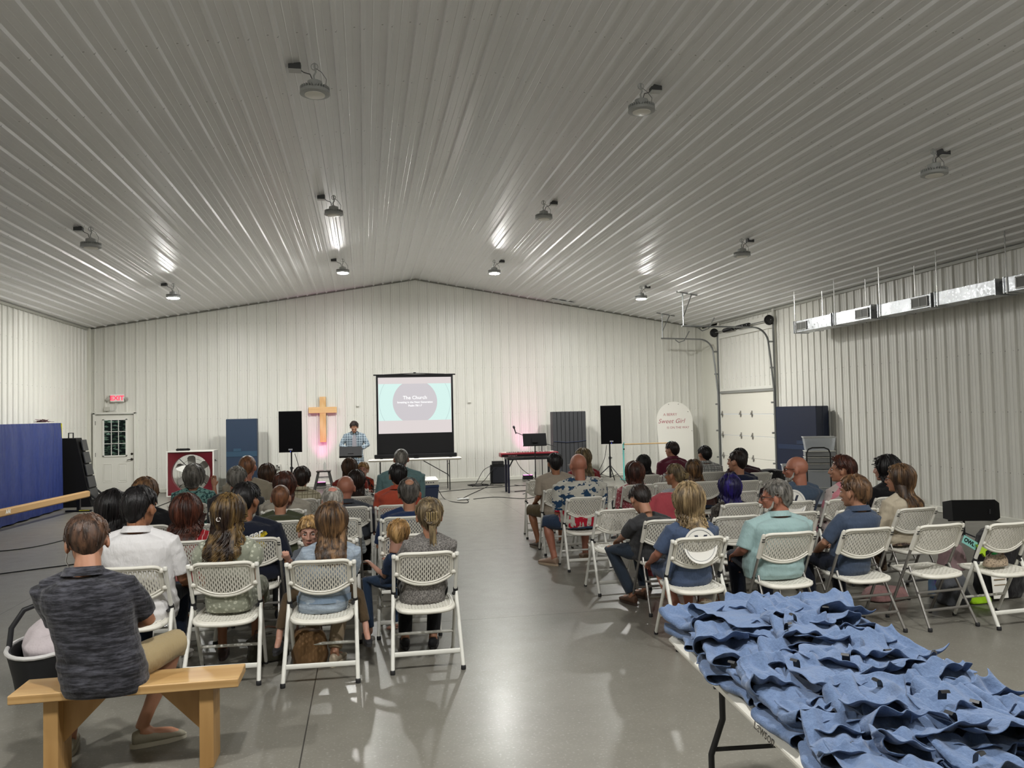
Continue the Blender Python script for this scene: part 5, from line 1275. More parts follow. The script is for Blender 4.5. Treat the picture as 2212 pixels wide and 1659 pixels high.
person('broad man with black hair in a navy T-shirt with white script and yellow print', -.93, R2, -4, -.08, 1.10, .10, 1.05, 1.16, .30, yaw=-22, shirt=NAVYT, sleeve=.9, sk='tan', hstyle='short', hcol='black', hair_kw=dict(thick=1.3), pants=GREYP, shoes=BS, vox=.010, belly=.03, extra=ex_seger)
person('balding man in a navy T-shirt by the aisle, third row', .36, R3-.1, 0, .06, 1.02, .10, 1.02, 1.18, .29, shirt=cloth('navy_tee_soft', '#1c2c4e'), sleeve=.9, sk='light', hstyle='short', hcol='salt', hair_kw=dict(thick=.75), pants=JEANS, shoes=BS, vox=.011,
       extra=lambda r, MH, hs, N, sme, so, sp: link('bald_spot', (lambda m: (E(m, (0, -.055, .070), (.036, .040, .030), MH @ Matrix.Scale(hs*1.13, 4)), m.mesh('bald'))[1])(MB()), skin(*SK['light']), r, 180))
person('elderly man with thin white hair in a grey checked shirt', -.28, R3, -4, -.06, .955, .10, .96, 1.12, .265, yaw=10, pitch=-8, shirt=cloth('grey_check', '#7d8284', 'plaid', '#b5b8b8', '#565c62', sc=.5), sleeve=1.7, sk='pale', hstyle='short', hcol='white', hair_kw=dict(thick=.8), pants=GREYP, shoes=BS, collar=True, vox=.011,
       extra=lambda r, MH, hs, N, sme, so, sp: link('bald_spot', (lambda m: (E(m, (0, -.045, .072), (.040, .046, .030), MH @ Matrix.Scale(hs*1.13, 4)), m.mesh('bald'))[1])(MB()), skin('skin_pink', '#cf8d7d'), r, 180))
person('crew-cut man in an olive green T-shirt', -.80, R3, -2, -.03, 1.01, .10, .98, 1.06, .27, shirt=cloth('olive_tee', '#3b3f2c'), sleeve=.8, sk='light', hstyle='buzz', hcol='ginger', pants=JEANS, shoes=BS, vox=.011)
person('fair-haired woman in black, mostly hidden behind the white shirt', -2.02, R3+.1, -4, -.08, 1.10, .10, .95, 1.08, .24, yaw=-10, shirt=MC['black_tee'], sleeve=.9, sk='light', hstyle='bob', hcol='mid', hair_kw=dict(L=.08), pants=BLACKC, shoes=BS, vox=.012, fem=True)
person('auburn-haired woman in a loose cream top', -.86, R4, -2, -.02, 1.05, .10, .98, 1.08, .28, shirt=cloth('cream_top', '#9a9488'), sleeve=1.7, sk='light', hstyle='bob', hcol='auburn', hair_kw=dict(L=.10, thick=1.15), pants=JEANS, shoes=BS, vox=.012, fem=True)
person('bald man in a slate grey polo', -.17, R4, -4, -.06, 1.0, .10, 1.02, 1.16, .30, shirt=cloth('slate_polo', '#3d4148'), sleeve=.9, sk='red', hstyle=None, pants=BLACKC, shoes=BS, collar=True, vox=.010)
def ex_coral(r, MH, hs, N, sme, so, sp):
    m = MB(); c = Vector((N.x+.05, 0, N.z-.03))
    for s in (-1, 1): m.tube([(c.x+s*.004, 0, c.z+.0), (c.x+s*.018, 0, c.z+.008)], .003, 4); m.tube([(c.x+s*.004, 0, c.z), (c.x+s*.018, 0, c.z-.010)], .003, 4)
    me = m.mesh('p'); project(me, sme, .003); link('logo', me, M_blk, so, 0)
person('young man with black hair in a coral polo', .33, R4, -2, .02, 1.115, .10, .98, 1.06, .265, yaw=6, shirt=cloth('coral_polo', '#a34632'), sleeve=.8, sk='light', hstyle='short', hcol='black', hair_kw=dict(thick=1.1), pants=JEANS, shoes=BS, collar=True, vox=.011, extra=ex_coral)
person('grey curly-haired man in a charcoal T-shirt', -1.40, R4+.1, -4, .0, 1.13, .10, 1.02, 1.10, .30, pitch=-8, shirt=cloth('charcoal_tee', '#2d2d30'), sleeve=.9, sk='red', hstyle='short', hcol='grey', hair_kw=dict(thick=.9), pants=JEANS, shoes=BS, vox=.011)
TEAL = cloth('teal_leaf_top', '#1f3f42', 'leaf', '#6d9690', sc=.8)
person('woman with a short blonde-grey bob in a teal patterned top, right hand raised', -2.03, R5, -4, .0, 1.11, .08, .95, 1.10, .26, shirt=TEAL, sleeve=.5, sk='light', hstyle='bob', hcol='grey', hair_kw=dict(L=.015, thick=1.2), pants=BLACKC, shoes=BS, vox=.008, fem=True,
       arms=dict(r=((.24, .12, .70), (.22, .12, .98), (0, 0, .3), (0, 1, 0), .35)))
person('ginger-haired man in a beige T-shirt, second row from the front', -1.38, R5+.1, -2, -.05, 1.20, .10, 1.05, 1.16, .30, yaw=-8, shirt=cloth('beige_tee', '#8f8776'), sleeve=.9, sk='red', hstyle='buzz', hcol='ginger', hair_kw=dict(thick=1.5), pants=JEANS, shoes=BS, vox=.012)
person('boy with dark hair in a cream checked shirt', -.78, R5, -2, .0, 1.05, .10, .85, 1.06, .23, yaw=4, shirt=cloth('cream_check', '#aaa38c', 'plaid', '#6d6650', '#6d6650', sc=1.0), sleeve=.8, sk='light', hstyle='short', hcol='dark', hair_kw=dict(thick=1.3), pants=JEANS, shoes=BS, collar=True, vox=.012)
person('woman with long dark curly hair in a black and white floral top', -.12, R5, -2, .0, .99, .12, .95, 1.02, .25, shirt=cloth('bw_floral', '#b9b7b0', 'leaf', '#1a1a1c', sc=.5), sleeve=.9, sk='light', hstyle='long', hcol='dark', hair_kw=dict(L=.28, curl=.025), pants=BLACKC, shoes=BS, vox=.012, fem=True)
person('grey-haired man in a pale teal shirt at the aisle, second row from the front', .42, R5+.1, -2, .02, 1.24, .08, 1.05, 1.06, .30, shirt=cloth('pale_teal_shirt', '#5f7b7d'), sleeve=.95, sk='red', hstyle='buzz', hcol='grey', hair_kw=dict(thick=1.6), pants=JEANS, shoes=BS, collar=True, vox=.012, arms=dict(l=((-.27, .06, .70), (-.24, .30, .60), None)))
person('woman with brown ponytail hair in a pink top, front row left', -1.35, R6+.1, -2, .03, 1.03, .08, .92, 1.06, .23, shirt=cloth('pink_top', '#a8646a'), sleeve=.8, sk='light', hstyle='bob', hcol='brown', hair_kw=dict(L=.10, curl=.01), pants=JEANS, shoes=BS, vox=.013, fem=True)
person('mother with long brown hair in rust red, holding a toddler, front row', -.20, R6+.1, -2, -.02, 1.08, .06, .95, 1.04, .24, shirt=cloth('rust_top', '#7d2a20'), sleeve=1.6, sk='light', hstyle='long', hcol='brown', hair_kw=dict(L=.26), pants=JEANS, shoes=BS, vox=.012, fem=True)
person('fair-haired toddler looking back over the mother\'s shoulder, in a red patterned top', -.04, R6+.35, 172, .0, 1.035, .0, .55, .84, .14, tilt=-4, shirt=cloth('toddler_top', '#9a3a22', 'leaf', '#2a2322', sc=.35), sleeve=1.4, sk='pale', hstyle='child', hcol='child', vox=.007, face=True, pants=JEANS, shoes=BS, seat=.60)
# right block
person('man with cropped dark hair in a beige T-shirt and olive shorts beside the aisle', 2.44, R5, 2, -.02, 1.13, .08, 1.0, 1.02, .28, shirt=cloth('beige_grey_tee', '#9b9082'), sleeve=.95, sk='tan', hstyle='short', hcol='black', hair_kw=dict(thick=.9), pants=OLIVEP, shorts=True, shoes=('#4e463d', '#6d6458'), vox=.011,
       arms=dict(l=((-.25, .05, .72), (-.24, .28, .62), None)), legs=dict(l=((-.1, .03, .51), (-.28, .38, .5), (-.20, .32, .085), (-.24, .48, .03)), r=((.1, .03, .51), (.13, .42, .5), (.12, .36, .085), (.14, .52, .03))))
TIE = cloth('tie_dye_tee', '#b5b3aa', 'tiedye', '#1f3a56', '#a3162c')
person('bald heavy man in a red, white and blue tie-dye T-shirt and flip-flops', 2.46, R4, 2, .0, 1.16, .12, 1.1, 1.16, .33, yaw=8, pitch=-6, shirt=TIE, sleeve=.95, sk='red', hstyle=None, pants=cloth('denim_shorts', '#2c3b52'), shorts=True, shoes=('#8f7765', '#a8957f'), vox=.010, belly=.05, gls='#a8a49c',
       legs=dict(l=((-.12, .03, .52), (-.36, .26, .50), (-.30, .16, .085), (-.36, .26, .03)), r=((.1, .03, .51), (.16, .42, .5), (.14, .36, .085), (.16, .52, .03))))
person('woman with long curly blonde hair in red, front row of the right block', 3.22, R6+.5, 0, .0, 1.08, .06, .95, 1.10, .25, shirt=cloth('red_top', '#7a1f26'), sleeve=.7, sk='light', hstyle='long', hcol='dkblonde', hair_kw=dict(L=.22, curl=.02, thick=1.4), pants=JEANS, shoes=BS, vox=.012, fem=True)
DOT = cloth('pink_dotted_blouse', '#a3525c', 'dots', '#c9b3b0', sc=1.1)
person('woman with an auburn bob in a pink and white dotted blouse', 3.52, R5+.1, 0, .02, .95, .10, .98, 1.12, .27, shirt=DOT, sleeve=1.1, sk='light', hstyle='bob', hcol='auburn', hair_kw=dict(L=.11, thick=1.2), pants=NAVYP, shoes=BS, vox=.011, fem=True)
person('woman with long straight black hair in dark maroon', 4.15, R6+.5, 0, .02, .97, .06, .95, 1.05, .25, shirt=cloth('maroon_top', '#4a1a26'), sleeve=.9, sk='tan', hstyle='long', hcol='black', hair_kw=dict(L=.30), pants=JEANS, shoes=BS, vox=.012, fem=True)
person('dark-haired man in a maroon polo turned left', 4.72, R6+.7, 6, .0, 1.16, .06, 1.02, 1.02, .27, yaw=24, shirt=cloth('maroon_polo', '#5c2434'), sleeve=.9, sk='light', hstyle='short', hcol='dark', pants=JEANS, shoes=BS, collar=True, vox=.011, face=True)
person('blonde woman with glasses and a clipped twist in a grey tank top', 3.62, R4+.1, 4, .05, 1.0, .06, .92, 1.06, .22, yaw=36, shirt=cloth('grey_tank', '#8b8d92'), sleeve=0, sk='tan', hstyle='updo', hcol='dkblonde', hair_kw=dict(L=.0), pants=JEANS, shoes=BS, vox=.009, fem=True, gls='#5c5f6a', face=True)
person('woman with long light brown hair', 4.50, R5+.2, 0, -.10, .96, .06, .95, 1.06, .24, yaw=10, shirt=cloth('brown_top', '#4a2f2a'), sleeve=.9, sk='light', hstyle='long', hcol='ltbrown', hair_kw=dict(L=.26), pants=JEANS, shoes=BS, vox=.012, fem=True, gls='#2a2a2c')
person('dark-haired man in a black and white plaid shirt', 5.25, R6+.6, 0, -.04, 1.08, .06, 1.0, 1.02, .27, yaw=14, shirt=cloth('bw_plaid', '#a9aaa6', 'plaid', '#2c2f33', '#2c2f33', sc=.9), sleeve=1.5, sk='light', hstyle='short', hcol='black', hair_kw=dict(thick=1.2), pants=JEANS, shoes=BS, collar=True, vox=.012)
person('short-haired man in a navy T-shirt, looking left in front of the roll-up door', 5.00, R5+.1, 8, .0, 1.06, .06, 1.04, 1.18, .29, yaw=26, shirt=cloth('navy_tee_dark', '#121934'), sleeve=.9, sk='light', hstyle='short', hcol='dark', hair_kw=dict(thick=.7), pants=JEANS, shoes=BS, vox=.010, face=True)
person('man in a dark maroon shirt half hidden behind the man in navy', 5.78, R6+.2, 6, -.22, 1.05, .0, 1.04, 1.05, .30, yaw=20, shirt=cloth('dark_maroon', '#2e131c'), sleeve=.9, sk='light', hstyle='short', hcol='black', pants=JEANS, shoes=BS, vox=.012)
PLACE = cloth('dark_lace', '#2c2825', 'leaf', '#4a4540', sc=.9)
person('woman with purple-topped black hair in a dark lace top', 3.80, R3-.2, 2, -.02, .955, .06, .93, 1.06, .235, yaw=-4, shirt=PLACE, sleeve=.9, sk='pale', hstyle='bob', hcol='purple', hair_kw=dict(L=.13, curl=.012), pants=BLACKC, shoes=BS, vox=.010, fem=True,
       extra=lambda r, MH, hs, N, sme, so, sp: None)
GT = cloth('dark_grey_tee', '#353537')
person('boy with dark brown hair bent forward in a dark grey T-shirt and boots', 2.60, R2-.04, 22, -.06, .975, .14, .95, 1.02, .26, yaw=-14, pitch=-34, shirt=GT, sleeve=.9, sk='light', hstyle='short', hcol='dark', hair_kw=dict(thick=.8), pants=cloth('blue_grey_jeans', '#27303c'), shoes=('#4f3626', '#33261d'), vox=.008, hem=.03,
       arms=dict(l=((-.22, .16, .66), (-.12, .38, .58), None)), legs=dict(l=((-.1, .03, .51), (-.24, .36, .5), (-.12, .20, .085), (-.10, .36, .03)), r=((.1, .03, .51), (.13, .42, .5), (.12, .30, .085), (.14, .46, .03))))
BLT = cloth('blue_cotton_tee', '#414f69')
person('woman with wavy shoulder-length blonde hair in a blue T-shirt, back row right', 2.50, R1, 2, .03, 1.06, .10, .98, 1.10, .23, pitch=-3, shirt=BLT, sleeve=.85, sk='red', hstyle='halfup', hcol='blonde', hair_kw=dict(L=.085, curl=.020, thick=1.35, back=-.03), pants=cloth('blue_shorts', '#33425e'), shorts=True, shoes=('#9c6a52', '#3a2d26'), vox=.008, fem=True, hem=.04,
       arms=dict(l=((-.24, .10, .66), (-.20, .34, .56), None)), legs=dict(l=((-.09, .03, .51), (-.12, .38, .5), (-.05, .02, .085), (-.07, .14, .03)), r=((.09, .03, .51), (.12, .40, .5), (.13, .34, .085), (.14, .46, .03))))
MINT = cloth('mint_polo', '#93adad', rough=.75)
person('grey-haired man with glasses and goatee in a mint polo, face turned left', 3.24, R1, 0, .04, 1.065, .10, 1.06, 1.08, .30, yaw=62, pitch=-6, shirt=MINT, sleeve=.95, sk='red', hstyle='short', hcol='grey', hair_kw=dict(thick=1.1), pants=NAVYP, shoes=BS, collar=True, vox=.007, face=True, gls='#2b1a1a', beard=('white', .0), belly=.04, hem=.03,
       arms=dict(l=((-.26, .08, .66), (-.20, .34, .58), None), r=((.26, .10, .66), (.18, .36, .58), None)))
person('bald man with white beard and dark glasses in a slate blue T-shirt', 4.40, R3-.25, 6, .12, 1.13, .04, 1.02, 1.14, .29, yaw=52, pitch=-4, shirt=cloth('slate_blue_tee', '#3c4a5c'), sleeve=.9, sk='red', hstyle=None, pants=JEANS, shoes=BS, vox=.009, face=True, gls='#1c1416', beard=('white', .03))
PKF = cloth('pink_floral_blouse', '#ab9f9b', 'floral', '#b87680', '#2f2a2e', sc=.8)
person('woman with short dark red hair in a pink floral blouse', 5.00, R3-.25, 20, .10, 1.10, .06, .98, 1.12, .265, yaw=38, shirt=PKF, sleeve=1.2, sk='light', hstyle='short', hcol='auburn', hair_kw=dict(thick=1.9), pants=cloth('pink_trousers', '#8a6a6c'), shoes=BS, vox=.009, fem=True, face=True)
BLP = cloth('blue_polo', '#3b475b')
person('boy with combed brown hair in a blue polo and dark jeans, back row right', 3.92, R1, 6, .07, 1.08, .08, .92, 1.06, .21, yaw=22, pitch=-4, shirt=BLP, sleeve=.9, sk='light', hstyle='short', hcol='mid', hair_kw=dict(thick=1.5), pants=cloth('jeans_navy', '#151b2a'), shoes=('#bdbab4', '#cfcdc8'), vox=.0075, collar=True, face=True, hem=.03,
       arms=dict(l=((-.22, .10, .68), (-.14, .32, .56), None)), legs=dict(l=((-.09, .03, .51), (-.18, .40, .5), (-.24, .26, .085), (-.26, .40, .03)), r=((.09, .03, .51), (.12, .40, .5), (.12, .34, .085), (.14, .5, .03))))
person('woman with wavy black hair in black by the right wall', 5.52, R3-.25, 14, .08, 1.09, .04, .95, 1.10, .25, yaw=26, shirt=MC['black_tee'], sleeve=.8, sk='pale', hstyle='bob', hcol='black', hair_kw=dict(L=.08, curl=.018, thick=1.3), pants=BLACKC, shoes=BS, vox=.011, fem=True)
person('woman with very long brown hair in a cream top and patterned skirt', 5.08, R2-.1, 10, .04, 1.07, .06, .95, 1.10, .25, yaw=30, shirt=cloth('cream_blouse', '#b5aa96'), sleeve=1.1, sk='light', hstyle='long', hcol='ltbrown', hair_kw=dict(L=.34, curl=.010), pants=cloth('patterned_skirt', '#8a7560', 'leaf', '#3a2c28', sc=.35), shoes=BS, vox=.009, fem=True, face=True, gls='#2a1f1f')
# the speaking man
SPL = cloth('blue_plaid_shirt', '#5f6d78', 'plaid', '#aab6bd', '#3a4650', sc=.9)
def ex_speaker(r, MH, hs, N, sme, so, sp):
    m = MB(); c = sp(.3)
    m.loft([[(x2, y2, z2) for x2, y2 in ((-w, .128), (w, .128), (w, .142), (-w, .142))] for z2, w in ((.80, .055), (1.10, .05), (1.28, .045), (1.36, .03))]); m.build('undershirt', cloth('grey_undershirt', '#8e8c92'), so)
    m = MB(); m.tube([(-.15, .30, 1.06), (.15, .30, 1.06)], .003, 4); 
person('man in a blue plaid shirt reading at the music stand, facing the audience', -.25, 18.72, 180, .0, 1.54, .08, .94, 1.0, .25, pitch=-34, shirt=SPL, sleeve=1.9, sk='light', hstyle='short', hcol='dark', hair_kw=dict(thick=1.2), pants=cloth('khaki_dark', '#7d6f55'), shoes=BS, collar=True, vox=.008, face=True, stand=True, hem=.10,
       arms=dict(l=((-.30, .06, 1.12), (-.14, .30, 1.05), None), r=((.30, .06, 1.12), (.14, .30, 1.05), None)), extra=ex_speaker)
# ------------------------------------------------------------------ foreground table with the T-shirt pile
TR = Matrix.Translation((1.69, 2.66, 0)) @ Matrix.Rotation(radians(85), 4, 'Z')
TH = .74
tb = folding_table('folding_table', 'white plastic folding table in the bottom right corner, heaped with blue T-shirts', (1.69, 2.66, 0), radians(85), 1.86, .76, TH, True)
text('Lawson', .055, 'handwriting', mat('marker_ink', '#55504c', .7), tb, Matrix.Translation((-.18, .3815, TH-.040)) @ Matrix.Rotation(pi, 4, 'Z') @ FRONT, .0002, shear=.3)
def shirt_mat():
    t = NT('blue_tshirt_cotton'); p = t.n('ShaderNodeTexCoord').outputs['Object']; n = t.noise(p, 110, 3, .7); n2 = t.noise(p, 5, 2)
    t.bs(Base_Color=t.mix(t.ramp(n, .3, .7), lin('#50617f'), lin('#5f7291')), Roughness=.9, Specular_IOR_Level=.15, Sheen_Weight=.2)
    t.bump(t.math('ADD', t.noise(p, 20, 5, .65, sc=(1, .55, 1)), t.math('MULTIPLY', t.noise(p, 300, 2), .05)), .55, .02); return t.m
M_tee = shirt_mat(); M_tag = mat('black_satin_tag', '#131315', .45)
rt = random.Random(11)
def tee(loc, rz, W, L, turns, pitch, amp, label, grp=True, lay=.016, flatten=False, print_=False, tags=1, open_end=True):
    r = thing('folded_tshirt', label, 'T-shirt', (TR @ Vector(loc)), radians(85)+rz, 'blue T-shirts heaped on the table' if grp else None)
    sd = rt.uniform(0, 90); path = []; z = .005; NV = 16
    for k in range(turns+1):                      # serpentine: there and back again
        Lk = L*rt.uniform(.86, 1.05); off = rt.uniform(-.02, .02)
        rng = [i/NV for i in range(NV+1)]
        if k % 2: rng = rng[::-1]
        for q in rng: path.append((off+(q-.5)*Lk, z+(.004*sin(q*9+k+sd))))
        if k < turns:
            e = off+(.5 if k % 2 == 0 else -.5)*Lk; sg = 1 if k % 2 == 0 else -1; h = lay*rt.uniform(1.2, 2.8) if k == turns-1 else lay*rt.uniform(1.0, 1.8)
            for a in (30, 60, 90, 120, 150): path.append((e+sg*h*.75*sin(radians(a)), z+h*(1-cos(radians(a)))/2))
            z += h
    NU = 26; vs = []
    for i in range(NU+1):
        u = (i/NU-.5)*W
        for j, (v, zz) in enumerate(path):
            p = Vector((v, u, zz)); k = abs(2*i/NU-1)
            n1 = noise.noise_vector(Vector((v*5+sd, u*6, zz*9))); n2 = noise.noise_vector(Vector((v*13, u*15+sd, zz*20)))
            p.x += n1.x*.028*amp+n2.x*.014*amp; p.y += n1.y*.03*amp; n3 = noise.noise(Vector((v*30+sd, u*22, zz*30))); p.z += abs(n1.z)*.06*amp*(.3+zz*9)+n2.z*.020*amp*(.3+zz*7)+n3*.005*(.4+zz*6); p.x += n3*.004
            rp = sin(v*2*pi/.075+sd+4*noise.noise(Vector((u*4, v*3, sd)))+zz*40); p.z += (.5+.5*rp)**1.3*.016*amp*(.3+zz*10); p.y += .012*cos(v*2*pi/.075+sd)*amp
            p.z += zz*.5*k**3*amp
            p.z = max(p.z, .002+.0016*(j % 3)); c = p.x
            p = Vector((p.x, p.y, p.z+(-p.x)*math.tan(pitch)+L*.5*math.tan(abs(pitch)))); vs.append(tuple(p))
    n = len(path); m = MB(); m.add(vs, [(i*n+j, (i+1)*n+j, (i+1)*n+j+1, i*n+j+1) for i in range(NU) for j in range(n-1)])
    o = m.build('cloth', M_tee, r, 180); so = o.modifiers.new('solid', 'SOLIDIFY'); so.thickness = .0048; so.offset = 0
    sb = o.modifiers.new('sub', 'SUBSURF'); sb.levels = 0; sb.render_levels = 1
    top = max(v[2] for v in vs)
    for q in range(tags):
        g = MB(); a, b = rt.uniform(-.08, .08), rt.uniform(-.10, .10); zt = top*rt.uniform(.75, .98); ang = rt.uniform(0, 3); M = Matrix.Translation((a, b, zt)) @ Matrix.Rotation(ang, 4, 'Z')
        g.loft([[(x, .016, zz), (x, -.016, zz), (x+.0012, -.016, zz+.0006), (x+.0012, .016, zz+.0006)] for x, zz in ((0, -.02), (.003, .006), (.009, .016), (.019, .018), (.026, .010))], M=M @ Matrix.Scale(.85, 4)); g.build('neck_tag', M_tag, r, 60)
    if print_:
        g = MB(); bv = BVHTree.FromPolygons([Vector(v) for v in vs], m.f)
        cx, cy = print_; q = []
        for i in range(7):
            for j in range(4):
                x0, y0 = cx+(i/6-.5)*.09, cy+(j/3-.5)*.04; h = bv.ray_cast(Vector((x0, y0, 1)), Vector((0, 0, -1))); q.append((x0, y0, (h[0].z if h[0] else top)+.006))
        g.add(q, [(i*4+j, (i+1)*4+j, (i+1)*4+j+1, i*4+j+1) for i in range(6) for j in range(3)]); g.build('white_print', mat('print_white_ink', '#d9dde2', .6), r, 180)
    return r
# local table frame: x = along the table (+x = far end), y = across (+y = left edge seen by the viewer)
CN = ['the farthest row of the heap', 'the second row from the far end', 'the third row from the far end', 'the fourth row from the far end', 'the fifth row from the far end', 'the fifth row from the viewer', 'the fourth row from the viewer', 'the third row from the viewer', 'the second row from the viewer', 'the nearest row of the heap']
RN = ['at the left table edge', 'left of the middle', 'in the middle', 'right of the middle', 'at the right table edge']
TN = ['closest to its far end', 'second from its far end', 'third from its far end', 'fourth from its far end', 'at its centre', 'fourth from the viewer', 'third from the viewer', 'second from the viewer', 'closest to the viewer']
for col in range(10):
    x = .80-col*.175
    for row in range(5):
        y = .295-row*.148
        lift = .016*((col+row) % 2)+.010*(row % 3)+(.03 if col < 2 and row > 0 else 0)
        tee((x+rt.uniform(-.03, .03), y+rt.uniform(-.015, .015), TH+.002+lift), radians(90)+rt.uniform(-.38, .38), rt.uniform(.21, .29), rt.uniform(.13, .19), rt.choice((2, 3, 3)), radians(rt.uniform(-7, 7)), .8,
            'folded blue T-shirt in %s, %s' % (CN[col], RN[row]), tags=1 if rt.random() < .4 else 0)
for k in range(6):
    x = .50-k*.22
    tee((x, rt.uniform(-.12, .16), TH+.062+rt.uniform(0, .015)+(.02 if k < 2 else 0)), radians(90)+rt.uniform(-.6, .6), .30, .20, 2, radians(rt.uniform(-6, 6)), .8, 'folded blue T-shirt lying on top of the heap, %s' % TN[k], tags=1)
tee((.66, .05, TH+.10), radians(15), .46, .36, 1, radians(-3), .55, 'large smoothly draped blue T-shirt crowning the far end of the heap', grp=False, tags=1)
tee((.66, -.22, TH+.085), radians(70), .46, .34, 1, radians(-5), .5, 'wide blue T-shirt draped down the far right corner of the heap', grp=False, tags=1)
tee((.10, -.20, TH+.080), radians(100), .36, .26, 1, radians(-4), .5, 'plump folded blue T-shirt with white chest print in the middle of the heap', grp=False, print_=(.0, .08), tags=1)
tee((.12, -.33, TH+.045), radians(92), .50, .22, 1, radians(-4), .35, 'flat blue T-shirt with a white print hanging at the right edge of the table', grp=False, print_=(-.05, .1), tags=0)
tee((-.40, -.33, TH+.045), radians(86), .56, .26, 1, radians(-4), .35, 'flat blue T-shirt with a white print at the right edge, nearest the viewer', grp=False, print_=(.0, .15), tags=1)
# ------------------------------------------------------------------ belongings
def disc_plate(x, y, z, rz, label):
    r = thing('round_plate', label, 'plate', (x, y, z), radians(rz)); M = Matrix.Rotation(radians(62), 4, 'X')
    M = Matrix.Rotation(radians(80), 4, 'X')
    m = MB(); m.lathe([(.02, 0), (.10, 0), (.135, .012), (.138, .014), (.10, .004), (.02, .004)], 36, M=M); m.build('plate', mat('plate_white', '#dedcd6', .3), r)
    m = MB(); m.tube([(.118*cos(a), .118*sin(a), .010) for a in [2*pi*i/36 for i in range(37)]], .002, 5, M=M); m.build('ring', mat('plate_line', '#8b8f94', .5), r)
    text('V', .15, 'lettering', mat('plate_ink', '#22293a', .5), r, M @ Matrix.Translation((0, -.03, .0065)), .0006, bold=.006, shear=.12)
disc_plate(2.515, R1-.135, .75, 2, 'round white plate marked V standing behind the blonde woman in blue')
disc_plate(4.36, R3-.40, .80, 4, 'round white plate marked V standing behind the bald bearded man')
def paper_stack(x, y, z, rz, n, label):
    r = thing('papers', label, 'papers', (x, y, z), rz)
    for i in range(n): m = MB(); m.box((.02*i, .01*i, .003+.004*i), (.215, .28, .003), rot=(0, 0, .2*i)); m.build('sheet', M_chair_lbl, r, 0)
    m = MB(); m.tube([(-.1, -.1, .014), (0, .0, .02), (.12, -.02, .018), (.16, -.14, .012), (.05, -.1, .02), (-.08, .08, .018)], .003, 5); m.build('lanyard', mat('lanyard_blue', '#4b5f75', .6), r)
paper_stack(3.28, R2-.08, .438, .3, 3, 'white papers with a blue lanyard on a seat ahead of the mint polo man')
paper_stack(3.46, 6.26, .001, .9, 1, 'white booklet lying on the floor beside the back row chairs')
def soft_bag(name, label, cat, loc, rz, w, d, h, mt, strap=None, vox=.012, lumps=5, seed=1):
    r = thing(name, label, cat, loc, rz); rn = random.Random(seed); m = MB()
    m.loft([[(w*k*.5*sgn(cos(a))*abs(cos(a))**.6, d*k*.5*sgn(sin(a))*abs(sin(a))**.6, z) for a in [2*pi*i/20 for i in range(20)]] for z, k in ((0.003, .9), (h*.15, 1), (h*.6, .98), (h*.9, .82), (h, .6))])
    for i in range(lumps): m.ell((rn.uniform(-.3, .3)*w, rn.uniform(-.3, .3)*d, h*rn.uniform(.7, .95)), (w*.22, d*.25, h*.16))
    q = fuse(m, vox, 3, 'bag')
    for v in q.vertices:
        n = noise.noise_vector(v.co*11+Vector((seed, 0, 0))); k = min(1, v.co.z/.05); v.co += Vector((n.x, n.y, n.z*.8))*(.022*k)
    link('body', q, mt, r, 180)
    if strap:
        m = MB(); m.tube([(-w*.35, 0, h*.85), (-w*.3, -.02, h*1.25), (0, -.03, h*1.4), (w*.3, -.02, h*1.25), (w*.35, 0, h*.85)], .010, 8, flat=.6); m.build('strap', strap, r)
    return r
STR = mat('leather_brown', '#4a2d1d', .5)
soft_bag('tote_bag', 'tan paper-like tote bag on the floor under the denim girl\'s chair', 'bag', (-.42, 6.02, 0), .1, .26, .16, .26, cloth('tan_tote', '#7a5c3c', rough=.6), STR)
soft_bag('handbag', 'dark olive handbag on the floor left of the tan tote', 'bag', (-.74, 6.25, 0), .3, .30, .20, .18, cloth('olive_bag', '#3b382c', rough=.6), STR, seed=3)
soft_bag('handbag', 'white and brown handbag on the floor right of the blonde woman in blue', 'bag', (2.80, 6.32, 0), -.4, .26, .15, .20, cloth('white_brown_bag', '#b3a893', 'leaf', '#6b4427', sc=.12, rough=.5), STR, seed=4)
soft_bag('toy_bag', 'small bright yellow bag on the floor ahead of the blonde woman', 'bag', (2.62, 6.55, 0), 0, .14, .12, .12, cloth('yellow_bag', '#c9a818', rough=.6), None, seed=5)
soft_bag('drawstring_bag', 'rumpled dusty pink bag on the floor behind the empty back-row chair', 'bag', (4.72, 6.72, 0), .2, .45, .28, .10, cloth('dusty_pink', '#8e6a68'), None, seed=6)
soft_bag('diaper_bag', 'blue and lilac bag on the floor beside the row-end chair', 'bag', (5.28, 6.62, 0), .1, .34, .20, .26, cloth('blue_lilac', '#4f6a86', 'leaf', '#5b4a8c', sc=.14), None, seed=7)
soft_bag('sneaker_bag', 'neon green rolled cloth on the floor under the row-end chair', 'cloth', (5.40, 6.35, 0), .1, .24, .10, .06, cloth('neon_green', '#9fd01c'), None, seed=8)
bp = soft_bag('backpack', 'large black backpack at the right picture edge behind the row-end chair', 'backpack', (5.78, 6.55, 0), -.1, .40, .30, .62, cloth('black_nylon', '#151417', rough=.6), None, seed=9)
soft_bag('purse', 'leopard print purse lying on the row-end chair seat', 'purse', (5.13, R1-.10, .436), .1, .22, .10, .10, cloth('leopard_print', '#a3927d', 'leopard', '#4a3b30', sc=1.6, rough=.6), STR, vox=.008, lumps=2, seed=10)
soft_bag('blanket_bundle', 'mauve blanket bundle behind the leopard purse', 'blanket', (5.16, 6.38, .30), .1, .24, .16, .24, cloth('mauve', '#7d6668'), None, seed=12)
b = soft_bag('storage_cube', 'low grey bag under the mauve blanket bundle', 'bag', (5.16, 6.38, 0), .1, .26, .2, .28, cloth('grey_bag', '#4b4d52'), None, seed=13)
